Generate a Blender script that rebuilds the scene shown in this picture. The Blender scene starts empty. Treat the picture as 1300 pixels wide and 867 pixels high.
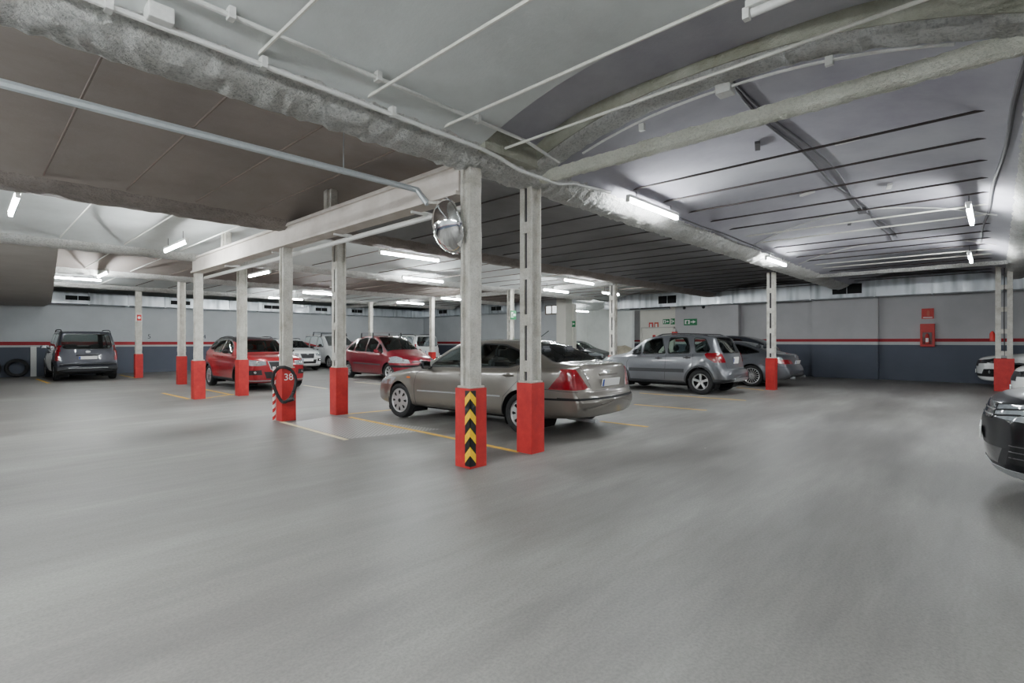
import bpy, bmesh, math, random
from mathutils import Vector, Matrix
random.seed(7)
PI = math.pi
scn = bpy.context.scene
COL = scn.collection

# world axes: X runs along the main beams, Y runs along the row of pillars, floor z = 0
_A = (-0.457, 5.65)
_a = math.radians(43.2)
_d1 = (math.sin(_a), math.cos(_a)); _d2 = (-math.cos(_a), math.sin(_a))
def G(x, y):
    """room metres measured straight ahead of the viewer -> world x, y"""
    return ((x-_A[0])*_d1[0]+(y-_A[1])*_d1[1], (x-_A[0])*_d2[0]+(y-_A[1])*_d2[1])

# ------------------------------------------------------------------ materials
def newmat(name):
    m = bpy.data.materials.new(name); m.use_nodes = True
    nt = m.node_tree; b = nt.nodes['Principled BSDF']
    return m, nt, b
def setp(b, **k):
    names = dict(color='Base Color', rough='Roughness', metal='Metallic', coat='Coat Weight', coatr='Coat Roughness',
                 emis='Emission Color', estr='Emission Strength', spec='Specular IOR Level', trans='Transmission Weight')
    for a, v in k.items():
        if a in ('color', 'emis') and len(v) == 3: v = (*v, 1)
        b.inputs[names[a]].default_value = v
def srgb(r, g, b):
    f = lambda c: (c/255/12.92) if c/255 <= 0.04045 else ((c/255+0.055)/1.055)**2.4
    return (f(r), f(g), f(b))
def noise(nt, scale, detail=6, rough=0.6, vec=None):
    n = nt.nodes.new('ShaderNodeTexNoise'); n.inputs['Scale'].default_value = scale
    n.inputs['Detail'].default_value = detail; n.inputs['Roughness'].default_value = rough
    if vec is None:
        g = nt.nodes.new('ShaderNodeNewGeometry'); vec = g.outputs['Position']
    nt.links.new(vec, n.inputs['Vector'])
    return n
def ramp(nt, fac, stops):
    r = nt.nodes.new('ShaderNodeValToRGB'); e = r.color_ramp.elements
    while len(e) < len(stops): e.new(0.5)
    for el, (p, c) in zip(e, stops):
        el.position = p; el.color = (*c, 1) if len(c) == 3 else c
    nt.links.new(fac, r.inputs['Fac']); return r
def bump(nt, b, h, strength, dist):
    n = nt.nodes.new('ShaderNodeBump'); n.inputs['Strength'].default_value = strength; n.inputs['Distance'].default_value = dist
    nt.links.new(h, n.inputs['Height']); nt.links.new(n.outputs['Normal'], b.inputs['Normal']); return n

def plain(name, color, rough=0.5, metal=0.0, nscale=30, amt=0.08, **k):
    m, nt, b = newmat(name); setp(b, rough=rough, metal=metal, **k)
    n = noise(nt, nscale)
    r = ramp(nt, n.outputs['Fac'], [(0.3, tuple(c*(1-amt) for c in color)), (0.7, tuple(min(1, c*(1+amt)) for c in color))])
    nt.links.new(r.outputs['Color'], b.inputs['Base Color'])
    return m
def plaster(name, c0, c1, bscale=28, bstr=0.9, bdist=0.03, stain=1.3, crevice_shade=0.0):
    m, nt, b = newmat(name); setp(b, rough=0.85)
    n = noise(nt, stain, 8, 0.65)
    r = ramp(nt, n.outputs['Fac'], [(0.28, c0), (0.62, c1)])
    h = noise(nt, bscale, 5, 0.7)
    if crevice_shade:
        r2 = ramp(nt, h.outputs['Fac'], [(0.36, (1-crevice_shade,)*3), (0.52, (1,1,1))])  # crevice shade put into the colour: bump lows are darkened
        x = nt.nodes.new('ShaderNodeMix'); x.data_type = 'RGBA'; x.blend_type = 'MULTIPLY'; x.inputs[0].default_value = 1
        nt.links.new(r.outputs['Color'], x.inputs[6]); nt.links.new(r2.outputs['Color'], x.inputs[7]); nt.links.new(x.outputs[2], b.inputs['Base Color'])
    else: nt.links.new(r.outputs['Color'], b.inputs['Base Color'])
    bump(nt, b, h.outputs['Fac'], bstr, bdist)
    return m

M = {}
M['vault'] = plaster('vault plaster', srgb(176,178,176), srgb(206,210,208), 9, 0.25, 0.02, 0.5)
M['vault_brown_shaded'] = plaster('shaded taupe vault plaster', srgb(128,119,113), srgb(148,139,133), 9, 0.2, 0.02, 0.6)  # taupe paint, darkened further to carry the shade of these bays
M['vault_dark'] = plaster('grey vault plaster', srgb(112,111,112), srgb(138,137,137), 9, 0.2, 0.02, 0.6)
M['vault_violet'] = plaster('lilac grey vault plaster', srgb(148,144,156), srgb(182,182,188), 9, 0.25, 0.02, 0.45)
M['rough'] = plaster('sprayed plaster', srgb(210,208,200), srgb(240,240,236), 34, 1.0, 0.09, 2.5, 0.32)
M['cream'] = plaster('cream sprayed plaster', srgb(222,222,206), srgb(240,240,226), 45, 1.0, 0.05, 3, 0.15)
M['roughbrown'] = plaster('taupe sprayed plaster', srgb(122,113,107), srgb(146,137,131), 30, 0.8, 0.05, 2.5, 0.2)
M['column'] = plaster('column paint', srgb(200,194,180), srgb(238,235,226), 60, 1.0, 0.03, 5, 0.22)
M['beamwhite'] = plaster('beam paint', srgb(190,180,170), srgb(216,208,200), 20, 0.4, 0.015, 2)
M['greenish'] = plaster('greenish plaster', srgb(128,128,108), srgb(178,178,164), 30, 0.8, 0.03, 1.8)  # mottled grey-green tone for the arch face

def red_paint():
    m, nt, b = newmat('red column paint'); setp(b, rough=0.55)
    n = noise(nt, 7, 8, 0.7)
    r = ramp(nt, n.outputs['Fac'], [(0.3, srgb(166,32,34)), (0.6, srgb(190,42,40)), (0.8, srgb(206,74,66))])
    nt.links.new(r.outputs['Color'], b.inputs['Base Color'])
    bump(nt, b, n.outputs['Fac'], 0.3, 0.01); return m
M['red'] = red_paint()

def floor_mat():
    m, nt, b = newmat('painted concrete floor'); setp(b, rough=0.42, spec=0.35)
    mp = nt.nodes.new('ShaderNodeMapping'); g = nt.nodes.new('ShaderNodeNewGeometry')
    nt.links.new(g.outputs['Position'], mp.inputs['Vector'])
    mp.inputs['Rotation'].default_value = (0, 0, math.radians(-38)); mp.inputs['Scale'].default_value = (0.45, 1.6, 1)
    n1 = noise(nt, 0.55, 9, 0.62, mp.outputs['Vector'])
    n2 = noise(nt, 0.22, 4, 0.5)
    n3 = noise(nt, 60, 4, 0.7)
    r1 = ramp(nt, n1.outputs['Fac'], [(0.28, srgb(104,101,99)), (0.5, srgb(132,130,127)), (0.70, srgb(158,158,154))])
    r2 = ramp(nt, n2.outputs['Fac'], [(0.3, (0.80,0.78,0.76)), (0.65, (1.05,1.05,1.05))])
    r3 = ramp(nt, n3.outputs['Fac'], [(0.30, (0.74,0.74,0.74)), (0.6, (1.04,1.04,1.04))])
    def mul(a, c):
        x = nt.nodes.new('ShaderNodeMix'); x.data_type = 'RGBA'; x.blend_type = 'MULTIPLY'; x.inputs[0].default_value = 1
        nt.links.new(a, x.inputs[6]); nt.links.new(c, x.inputs[7]); return x.outputs[2]
    c = mul(mul(r1.outputs['Color'], r2.outputs['Color']), r3.outputs['Color'])
    mp2 = nt.nodes.new('ShaderNodeMapping'); nt.links.new(g.outputs['Position'], mp2.inputs['Vector'])
    mp2.inputs['Rotation'].default_value = (0, 0, math.radians(-50)); mp2.inputs['Scale'].default_value = (0.6, 5.0, 1)
    n4 = noise(nt, 1.4, 9, 0.68, mp2.outputs['Vector']); r4 = ramp(nt, n4.outputs['Fac'], [(0.32, (0.88,0.875,0.875)), (0.6, (1.03,1.03,1.02))])
    c = mul(c, r4.outputs['Color'])
    # fine scuffs / flecks
    v = nt.nodes.new('ShaderNodeTexVoronoi'); v.inputs['Scale'].default_value = 1.5; nt.links.new(g.outputs['Position'], v.inputs['Vector'])
    rv = ramp(nt, v.outputs['Distance'], [(0.0, (1,1,1)), (0.012, (1,1,1)), (0.02, (0,0,0))])
    mx = nt.nodes.new('ShaderNodeMix'); mx.data_type = 'RGBA'; nt.links.new(rv.outputs['Color'], mx.inputs[0])
    nt.links.new(c, mx.inputs[6]); mx.inputs[7].default_value = (*srgb(200,196,186), 1)
    nt.links.new(mx.outputs[2], b.inputs['Base Color'])
    rr = ramp(nt, n1.outputs['Fac'], [(0.3, (0.40,)*3), (0.7, (0.62,)*3)])
    nt.links.new(rr.outputs['Color'], b.inputs['Roughness'])
    bump(nt, b, n3.outputs['Fac'], 0.12, 0.004)
    return m
M['floor'] = floor_mat()

def wall_mat(name, zs, upper=srgb(186,190,192)):
    """painted wall: slate dado, pale band, red stripe, pale upper; zs = top of dado, bottom of red, top of red"""
    m, nt, b = newmat(name); setp(b, rough=0.7)
    g = nt.nodes.new('ShaderNodeNewGeometry'); s = nt.nodes.new('ShaderNodeSeparateXYZ'); nt.links.new(g.outputs['Position'], s.inputs[0])
    dv = nt.nodes.new('ShaderNodeMath'); dv.operation = 'DIVIDE'; nt.links.new(s.outputs['Z'], dv.inputs[0]); dv.inputs[1].default_value = 4.0
    r = ramp(nt, dv.outputs[0], [(0, srgb(84,90,103)), (zs[0]/4, srgb(196,200,198)), (zs[1]/4, srgb(160,34,44)), (zs[2]/4, upper)])
    r.color_ramp.interpolation = 'CONSTANT'
    n = noise(nt, 1.1, 8, 0.6); r2 = ramp(nt, n.outputs['Fac'], [(0.3, (0.88,0.88,0.88)), (0.65, (1,1,1))])
    x = nt.nodes.new('ShaderNodeMix'); x.data_type = 'RGBA'; x.blend_type = 'MULTIPLY'; x.inputs[0].default_value = 1
    nt.links.new(r.outputs['Color'], x.inputs[6]); nt.links.new(r2.outputs['Color'], x.inputs[7])
    nt.links.new(x.outputs[2], b.inputs['Base Color'])
    h = noise(nt, 25); bump(nt, b, h.outputs['Fac'], 0.15, 0.01)
    return m
M['wallL'] = wall_mat('left wall paint', (1.16, 1.25, 1.385))
M['wallR'] = wall_mat('right wall paint', (1.28, 1.385, 1.50), srgb(184,183,184))
M['wallplain'] = plaster('plain wall paint', srgb(196,198,194), srgb(214,216,212), 20, 0.1, 0.01, 1)
M['wallcream'] = plaster('cream wall paint', srgb(206,204,194), srgb(218,216,206), 20, 0.1, 0.01, 1)
M['soffit'] = plaster('soffit paint', srgb(176,172,166), srgb(188,184,178), 20, 0.1, 0.01, 1)

def galv():
    m, nt, b = newmat('galvanised steel'); setp(b, rough=0.38, metal=0.85)
    v = nt.nodes.new('ShaderNodeTexVoronoi'); v.inputs['Scale'].default_value = 5
    g = nt.nodes.new('ShaderNodeNewGeometry'); mp = nt.nodes.new('ShaderNodeMapping'); mp.inputs['Scale'].default_value = (1,1,0.15)
    nt.links.new(g.outputs['Position'], mp.inputs['Vector']); nt.links.new(mp.outputs['Vector'], v.inputs['Vector'])
    r = ramp(nt, v.outputs['Distance'], [(0.0, srgb(150,156,160)), (0.6, srgb(205,210,214))])
    nt.links.new(r.outputs['Color'], b.inputs['Base Color'])
    n = noise(nt, 3, 3, 0.5, mp.outputs['Vector']); rr = ramp(nt, n.outputs['Fac'], [(0.3,(0.28,)*3),(0.7,(0.55,)*3)]); nt.links.new(rr.outputs['Color'], b.inputs['Roughness'])
    bump(nt, b, n.outputs['Fac'], 0.15, 0.02)
    return m
M['galv'] = galv()
M['pipe'] = plain('grey pipe', srgb(170,176,178), 0.35, 0.3)
M['pipewhite'] = plain('white conduit', srgb(214,214,210), 0.5)
M['rodwhite'] = plain('white rod paint', srgb(222,221,212), 0.5)
M['roddark'] = plain('dark rod', srgb(58,50,48), 0.6)
M['rodbrown'] = plain('taupe rod', srgb(112,98,90), 0.6)
M['cable'] = plain('dark cable', srgb(62,60,62), 0.6)
M['greycable'] = plain('grey cable', srgb(96,94,98), 0.6)
M['black'] = plain('black plastic', srgb(26,26,28), 0.5)
M['blackmatt'] = plain('black matt', srgb(16,16,17), 0.9)
M['rubber'] = plain('tyre rubber', srgb(30,30,31), 0.75)
M['chrome'] = plain('chrome', (0.85,0.85,0.86), 0.06, 1.0, amt=0.01)
M['mirror'] = plain('mirror', (0.92,0.93,0.94), 0.02, 1.0, amt=0.003)
M['alloy'] = plain('alloy wheel', srgb(196,196,196), 0.3, 0.7)
M['trim_silver'] = plain('silver trim', srgb(170,172,174), 0.35, 0.6)
M['yellow'] = plain('worn yellow line paint', srgb(226,178,60), 0.6, nscale=9, amt=0.25)
M['whiteline'] = plain('worn pale line paint', srgb(226,212,170), 0.6, nscale=9, amt=0.2)
M['signyellow'] = plain('reflective yellow', srgb(246,196,20), 0.4)
M['white'] = plain('white', srgb(232,232,228), 0.5)
M['plate'] = plain('number plate', srgb(236,236,232), 0.4, amt=0.02)
M['blue'] = plain('blue strip', srgb(30,60,150), 0.4)
M['green'] = plain('sign green', srgb(20,120,70), 0.5)
M['signred'] = plain('sign red', srgb(190,40,36), 0.45)
M['orange'] = plain('sign orange red', srgb(196,92,70), 0.45)
M['brownwood'] = plain('window frame', srgb(110,96,84), 0.6)
M['fabric'] = plain('seat fabric', srgb(84,84,88), 0.9)
M['cover'] = plain('beige cover cloth', srgb(176,168,150), 0.9, nscale=4, amt=0.2)
M['ink'] = plain('stencil ink', srgb(70,72,78), 0.8)
M['amber'] = plain('amber lens', srgb(214,110,40), 0.2)
M['cardinside'] = M['blackmatt']

def steelplate():
    m, nt, b = newmat('chequer plate'); setp(b, rough=0.45, metal=0.5, color=srgb(150,148,144))
    g = nt.nodes.new('ShaderNodeNewGeometry')
    c = nt.nodes.new('ShaderNodeTexChecker'); c.inputs['Scale'].default_value = 26; nt.links.new(g.outputs['Position'], c.inputs['Vector'])
    c.inputs['Color1'].default_value = (*srgb(132,130,126),1); c.inputs['Color2'].default_value = (*srgb(176,174,170),1)
    nt.links.new(c.outputs['Color'], b.inputs['Base Color']); bump(nt, b, c.outputs['Fac'], 0.6, 0.01); return m
M['grate'] = steelplate()

def emat(name, col, s):
    m, nt, b = newmat(name); setp(b, color=(0.9,0.9,0.9), emis=col, estr=s, rough=0.4); return m
TUBE_STRENGTH = 190.0
M['tube'] = emat('lit fluorescent tube', (0.93,0.98,1.0), TUBE_STRENGTH)
M['winlight'] = emat('bright window', (0.9,0.97,1.0), 1.2)

def paint(name, col, metal=0.5, rough=0.32, coat=1.0):
    m, nt, b = newmat(name); setp(b, rough=rough, metal=metal, coat=coat, coatr=0.04)
    n = noise(nt, 2.0, 3); r = ramp(nt, n.outputs['Fac'], [(0.3, tuple(c*0.95 for c in col)), (0.7, tuple(min(1,c*1.04) for c in col))])
    nt.links.new(r.outputs['Color'], b.inputs['Base Color']); return m
def glassmat(name, tint, refl=0.5):
    m = bpy.data.materials.new(name); m.use_nodes = True; nt = m.node_tree; nt.nodes.clear()
    o = nt.nodes.new('ShaderNodeOutputMaterial'); mx = nt.nodes.new('ShaderNodeMixShader')
    t = nt.nodes.new('ShaderNodeBsdfTransparent'); t.inputs['Color'].default_value = (*tint, 1)
    g = nt.nodes.new('ShaderNodeBsdfGlossy'); g.inputs['Roughness'].default_value = 0.03; g.inputs['Color'].default_value = (0.92,0.96,0.95,1)
    f = nt.nodes.new('ShaderNodeFresnel'); f.inputs['IOR'].default_value = 1.65
    nt.links.new(f.outputs[0], mx.inputs[0]); nt.links.new(t.outputs[0], mx.inputs[1]); nt.links.new(g.outputs[0], mx.inputs[2])
    nt.links.new(mx.outputs[0], o.inputs['Surface']); return m
M['glass'] = glassmat('tinted car glass', (0.72,0.82,0.78))
M['glassdark'] = glassmat('privacy glass', (0.34,0.37,0.37))
def lens(name, col, rough=0.12, lo=0.8, hi=1.1):
    m, nt, b = newmat(name); setp(b, rough=rough, coat=1.0, coatr=0.03)
    v = nt.nodes.new('ShaderNodeTexVoronoi'); v.inputs['Scale'].default_value = 22
    g = nt.nodes.new('ShaderNodeTexCoord'); nt.links.new(g.outputs['Object'], v.inputs['Vector'])
    r = ramp(nt, v.outputs['Distance'], [(0.1, tuple(c*lo for c in col)), (0.7, tuple(min(1,c*hi) for c in col))])
    nt.links.new(r.outputs['Color'], b.inputs['Base Color']); return m
M['redlens'] = lens('red tail lens', srgb(126,8,22))
M['clearlens'] = lens('headlamp lens', srgb(140,146,150), 0.08)
M['darklens'] = lens('dark headlamp lens', srgb(28,29,32), 0.2)

# ------------------------------------------------------------------ helpers
def link(name, me, mat=None, parent=None):
    o = bpy.data.objects.new(name, me); COL.objects.link(o)
    if mat is not None:
        for x in (mat if isinstance(mat, (list, tuple)) else [mat]): me.materials.append(x)
    if parent: o.parent = parent
    return o
def obj(name, bm, mat, parent=None, smooth=False):
    me = bpy.data.meshes.new(name); bmesh.ops.recalc_face_normals(bm, faces=bm.faces)
    if smooth:
        for f in bm.faces: f.smooth = True
        for e in bm.edges:
            if len(e.link_faces) == 2 and e.calc_face_angle(0) > math.radians(38): e.smooth = False
    bm.to_mesh(me); bm.free(); return link(name, me, mat, parent)
def tag(o, label, cat, group=None, kind=None):
    o['label'] = label; o['category'] = cat
    if group: o['group'] = group
    if kind: o['kind'] = kind
    return o
def thing(name, label, cat, loc=(0,0,0), rz=0, group=None):
    o = bpy.data.objects.new(name, None); COL.objects.link(o); o.empty_display_size = 0.2
    o.location = loc; o.rotation_euler = (0,0,rz); return tag(o, label, cat, group)
def struct(name, bm, mat, parent=None, smooth=False):
    o = obj(name, bm, mat, parent, smooth); o['kind'] = 'structure'; return o
def B(): return bmesh.new()
def box(bm, x0, x1, y0, y1, z0, z1, bev=0.0):
    m = Matrix.Translation(((x0+x1)/2,(y0+y1)/2,(z0+z1)/2)) @ Matrix.Diagonal((x1-x0,y1-y0,z1-z0,1))
    r = bmesh.ops.create_cube(bm, size=1, matrix=m)
    if bev > 0:
        es = list({e for v in r['verts'] for e in v.link_edges})
        bmesh.ops.bevel(bm, geom=es, offset=bev, segments=2, affect='EDGES', profile=0.6)
    return bm
def bbx(*a, **k): return box(bmesh.new(), *a, **k)
def tube(bm, pts, r, seg=8, closed=False):
    pts = [Vector(p) for p in pts]; n = len(pts); rings = []
    up0 = None
    for i, p in enumerate(pts):
        if closed: t = (pts[(i+1)%n]-pts[i-1]).normalized()
        else: t = (pts[min(i+1,n-1)]-pts[max(i-1,0)]).normalized()
        ref = Vector((0,0,1)) if abs(t.z) < 0.9 else Vector((1,0,0))
        if up0 is not None: ref = up0
        a = t.cross(ref)
        if a.length < 1e-4: a = t.cross(Vector((0.3,1,0.2)))
        a.normalize(); b = a.cross(t).normalized(); up0 = b
        rr = r[i] if isinstance(r, (list,tuple)) else r
        rings.append([bm.verts.new(p+(a*math.cos(q)+b*math.sin(q))*rr) for q in [2*PI*j/seg for j in range(seg)]])
    m = n if closed else n-1
    for i in range(m):
        A, C = rings[i], rings[(i+1)%n]
        for j in range(seg): bm.faces.new((A[j],A[(j+1)%seg],C[(j+1)%seg],C[j]))
    if not closed: bm.faces.new(rings[0]); bm.faces.new(rings[-1])
    return bm
def lathe(bm, prof, seg=32, axis='Y', c=(0,0,0)):
    """prof: list of (radius, offset along axis)"""
    rings = []
    for r, h in prof:
        ring = []
        for j in range(seg):
            q = 2*PI*j/seg
            if axis == 'Y': p = (c[0]+r*math.cos(q), c[1]+h, c[2]+r*math.sin(q))
            else: p = (c[0]+r*math.cos(q), c[1]+r*math.sin(q), c[2]+h)
            ring.append(bm.verts.new(p))
        rings.append(ring)
    for A, C in zip(rings, rings[1:]):
        for j in range(seg): bm.faces.new((A[j],A[(j+1)%seg],C[(j+1)%seg],C[j]))
    return rings
def prism(bm, poly, y0, y1, axis='Y'):
    def P(a, b, c): return (a, c, b) if axis == 'Y' else ((c, a, b) if axis == 'X' else (a, b, c))
    A = [bm.verts.new(P(a,b,y0)) for a,b in poly]; C = [bm.verts.new(P(a,b,y1)) for a,b in poly]
    n = len(poly); bm.faces.new(A); bm.faces.new(C)
    for i in range(n): bm.faces.new((A[i],A[(i+1)%n],C[(i+1)%n],C[i]))
    return bm
def copy_tree(o, parent=None):
    c = o.copy(); COL.objects.link(c)
    if parent: c.parent = parent; c.matrix_parent_inverse = o.matrix_parent_inverse.copy()
    for ch in list(o.children): copy_tree(ch, c)
    return c
def text_mesh(name, s, size, mat, parent, M4, depth=0.002):
    cu = bpy.data.curves.new(name, 'FONT'); cu.body = s; cu.size = size; cu.extrude = depth; cu.align_x = 'CENTER'; cu.align_y = 'CENTER'
    t = bpy.data.objects.new('tmp', cu); COL.objects.link(t)
    bpy.context.view_layer.update()
    me = bpy.data.meshes.new_from_object(t.evaluated_get(bpy.context.evaluated_depsgraph_get())); bpy.data.objects.remove(t)
    o = link(name, me, mat, parent); o.matrix_local = M4; return o
def tyre_mesh(r=0.31, w=0.2, ri=0.19, seg=40):
    bm = B(); prof = [(ri,-w*0.38),(ri+0.02,-w*0.46),(r-0.05,-w*0.5),(r-0.015,-w*0.44),(r,-w*0.3),(r,w*0.3),(r-0.015,w*0.44),(r-0.05,w*0.5),(ri+0.02,w*0.46),(ri,w*0.38),(ri-0.012,0.0),(ri,-w*0.38)]
    lathe(bm, prof, seg); bmesh.ops.remove_doubles(bm, verts=bm.verts, dist=1e-5); return bm
def ordinal(i): return ['first','second','third','fourth','fifth','sixth','seventh','eighth','ninth','tenth','eleventh','twelfth',
    'thirteenth','fourteenth','fifteenth','sixteenth','seventeenth','eighteenth','nineteenth','twentieth'][i]

# ------------------------------------------------------------------ room shell
VMIN, VMAX, UMIN, UMAX = -8.0, 19.3, -9.9, 24.0
struct('floor', box(B(), VMIN-0.3, 28.3, UMIN-0.3, UMAX+0.3, -0.2, 0), M['floor'])
ZT = 4.5
def slabwall(name, x0,x1,y0,y1,mat,z0=0,z1=ZT): return struct(name, box(B(), x0,x1,y0,y1,z0,z1), mat)
slabwall('wall_left', VMIN, 17.5, UMAX, UMAX+0.25, M['wallL'])
bm = B(); box(bm, 17.5, 17.75, 12.3, UMAX+0.25, 0, ZT); struct('wall_back', bm, M['wallL'])
bm = B()
for y0, y1, x in ((-9.9,-1.0,19.45),(-1.0,1.15,19.3),(1.15,4.0,19.62),(4.0,6.9,19.3)):
    box(bm, x, 19.9, y0, y1, 0, ZT)
struct('wall_right', bm, M['wallR'])
bm = B(); box(bm, 19.3, 19.55, 6.9, 8.75, 0, ZT); struct('wall_doorway', bm, M['wallcream'])
slabwall('wall_passage', 27.8, 28.05, 5.0, 16.0, M['wallR'])
slabwall('wall_passage_left', 17.75, 28.05, 15.75, 16.0, M['wallplain'])
slabwall('wall_passage_right', 19.9, 28.05, 5.0, 5.2, M['wallplain'])
slabwall('wall_white_panel', 24.8, 25.1, 12.4, 15.75, M['wallplain'])
slabwall('wall_near', VMIN-0.25, VMIN, UMIN, UMAX, M['wallL'])
slabwall('wall_side', VMIN, 19.9, UMIN-0.25, UMIN, M['wallR'])
# square white pillar at the opening
bm = B(); box(bm, 17.2, 17.75, 11.78, 12.38, 0, 3.74); box(bm, 17.75, 18.0, 11.70, 12.1, 0, 3.35, 0.01)
o = obj('square_pillar', bm, M['wallcream']); tag(o, 'square white pillar at the passage opening with small green sign', 'pillar')

# vaulted ceiling
UL = [-9.9, -4.65, 0.1, 4.95, 9.95, 15.1, 19.95, 24.3]
def vault_z(u):
    for a, b in zip(UL, UL[1:]):
        if a <= u <= b:
            h = (b-a)/2-0.22; t = max(-1, min(1, (u-(a+b)/2)/h))
            return 3.42 + 0.42*math.cos(t*PI/2)**0.8 if abs(t) < 1 else 3.42
    return 3.42
def vault(bm, a, b, v0, v1, nseg=24, nv=1, thick=0.12):
    h = (b-a)/2-0.2; m = (a+b)/2; rows = []
    for i in range(nseg+1):
        t = -1+2*i/nseg; u = m+t*h; z = 3.42+0.42*(1-abs(t)**2.2)
        rows.append((u, z))
    poly = [(u, z) for u, z in rows]+[(m+h, ZT), (m-h, ZT)]
    prism(bm, poly, v0, v1, axis='X')
vault_mats = {0:'vault_dark', 1:None, 2:None, 3:'vault', 4:'vault_brown_shaded', 5:'vault', 6:'vault'}
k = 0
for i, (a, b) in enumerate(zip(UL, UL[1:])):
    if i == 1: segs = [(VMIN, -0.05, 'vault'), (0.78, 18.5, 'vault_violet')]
    elif i == 2: segs = [(VMIN, 0.9, 'vault_brown_shaded'), (0.9, 18.5, 'vault_dark')]
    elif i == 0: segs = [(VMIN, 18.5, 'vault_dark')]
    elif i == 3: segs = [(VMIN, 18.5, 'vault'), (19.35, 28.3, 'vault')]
    elif i == 4: segs = [(VMIN, 16.6, 'vault_brown_shaded'), (17.6, 28.3, 'vault')]
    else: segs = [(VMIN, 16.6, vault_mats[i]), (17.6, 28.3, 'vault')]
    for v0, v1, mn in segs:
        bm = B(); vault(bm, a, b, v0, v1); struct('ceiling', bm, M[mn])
# recess between the two arches of the right-hand vault
a, b = UL[1], UL[2]; h = (b-a)/2-0.2; m = (a+b)/2
bm = B(); prism(bm, [(m+h*(-1+2*i/36), 3.56+0.38*(1-abs(-1+2*i/36)**4)) for i in range(37)]+[(m+h,ZT),(m-h,ZT)], -0.05, 0.78, axis='X'); struct('ceiling', bm, M['vault_violet'])
bm = B(); box(bm, VMIN-0.3, 28.3, UMIN-0.3, UMAX+0.5, ZT, ZT+0.1); struct('ceiling', bm, M['vault_dark'])
# arch rim bands
def arch_band(name, v0, v1, mat, lo=0.07):
    a, b = UL[1], UL[2]; h = (b-a)/2-0.2; m = (a+b)/2; bm = B(); N = 60
    up, dn = [], []
    for i in range(N+1):
        t = -1+2*i/N; u = m+t*h; z = 3.42+0.42*(1-abs(t)**2.2)
        up.append((u, z+0.05)); dn.append((u, z-lo+random.uniform(-0.012,0.012)))
    for i in range(N):
        vs = []
        for v in (v0, v1):
            vs += [bm.verts.new((v, *up[i])), bm.verts.new((v, *up[i+1])), bm.verts.new((v, *dn[i+1])), bm.verts.new((v, *dn[i]))]
        A, C = vs[:4], vs[4:]
        for j in range(4): bm.faces.new((A[j],A[(j+1)%4],C[(j+1)%4],C[j]))
        bm.faces.new(A); bm.faces.new(C)
    bmesh.ops.remove_doubles(bm, verts=bm.verts, dist=1e-4)
    return struct(name, bm, mat)
arch_band('trim_2', 0.78, 1.02, M['rough'], 0.06)
bm = B(); box(bm, -0.06, 0.8, -0.30, -0.10, 3.42, ZT); struct('trim_3', bm, M['greenish'])
# face of the second arch, seen through the recess
a, b = UL[1], UL[2]; h = (b-a)/2-0.2; m = (a+b)/2
bm = B(); pts = [(m-h+2*h*i/40, 3.42+0.42*(1-abs(-1+2*i/40)**2.2)) for i in range(41)]+[(m+h, ZT),(m-h, ZT)]
prism(bm, pts, 0.765, 0.78, axis='X'); struct('trim_4', bm, M['greenish'])

# longitudinal main beams: ragged sprayed plaster, built as displaced profiles
def rough_beam(name, path_axis, s0, s1, prof, mat, step=0.07, amp=0.018, c=0.0):
    """prof: closed list of (lateral, z); swept along path axis"""
    bm = B(); n = max(2, int((s1-s0)/step)); rings = []
    for i in range(n+1):
        s = s0+(s1-s0)*i/n; ring = []
        for (l, z) in prof:
            dl = random.uniform(-amp, amp); dz = random.uniform(-amp, amp)
            p = (s, c+l+dl, z+dz) if path_axis == 'X' else (c+l+dl, s, z+dz)
            ring.append(bm.verts.new(p))
        rings.append(ring)
    m = len(prof)
    for A, C in zip(rings, rings[1:]):
        for j in range(m): bm.faces.new((A[j],A[(j+1)%m],C[(j+1)%m],C[j]))
    bm.faces.new(rings[0]); bm.faces.new(rings[-1])
    return obj(name, bm, mat, smooth=False)
mainprof = [(-0.36,3.50),(-0.30,3.43),(-0.22,3.38),(-0.12,3.345),(0.0,3.335),(0.12,3.34),(0.20,3.36),(0.26,3.42),(0.30,3.50)]
beam_lab = {1:'rough sprayed white longitudinal beam overhead at the right edge', 2:'thick rough white main beam running above the striped pillar',
            3:'longitudinal ceiling beam carried by the pillar with the painted number', 4:'longitudinal beam meeting the left end of the white cross beam',
            5:'far longitudinal beam above the second pillar from the left wall', 6:'farthest longitudinal beam nearest the left wall duct'}
for i in range(1, 7):
    st = 0.07 if i in (2,) else 0.12
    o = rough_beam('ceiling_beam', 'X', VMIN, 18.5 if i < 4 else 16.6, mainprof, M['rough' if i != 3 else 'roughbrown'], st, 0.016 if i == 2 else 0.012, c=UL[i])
    tag(o, beam_lab[i], 'beam')
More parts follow.
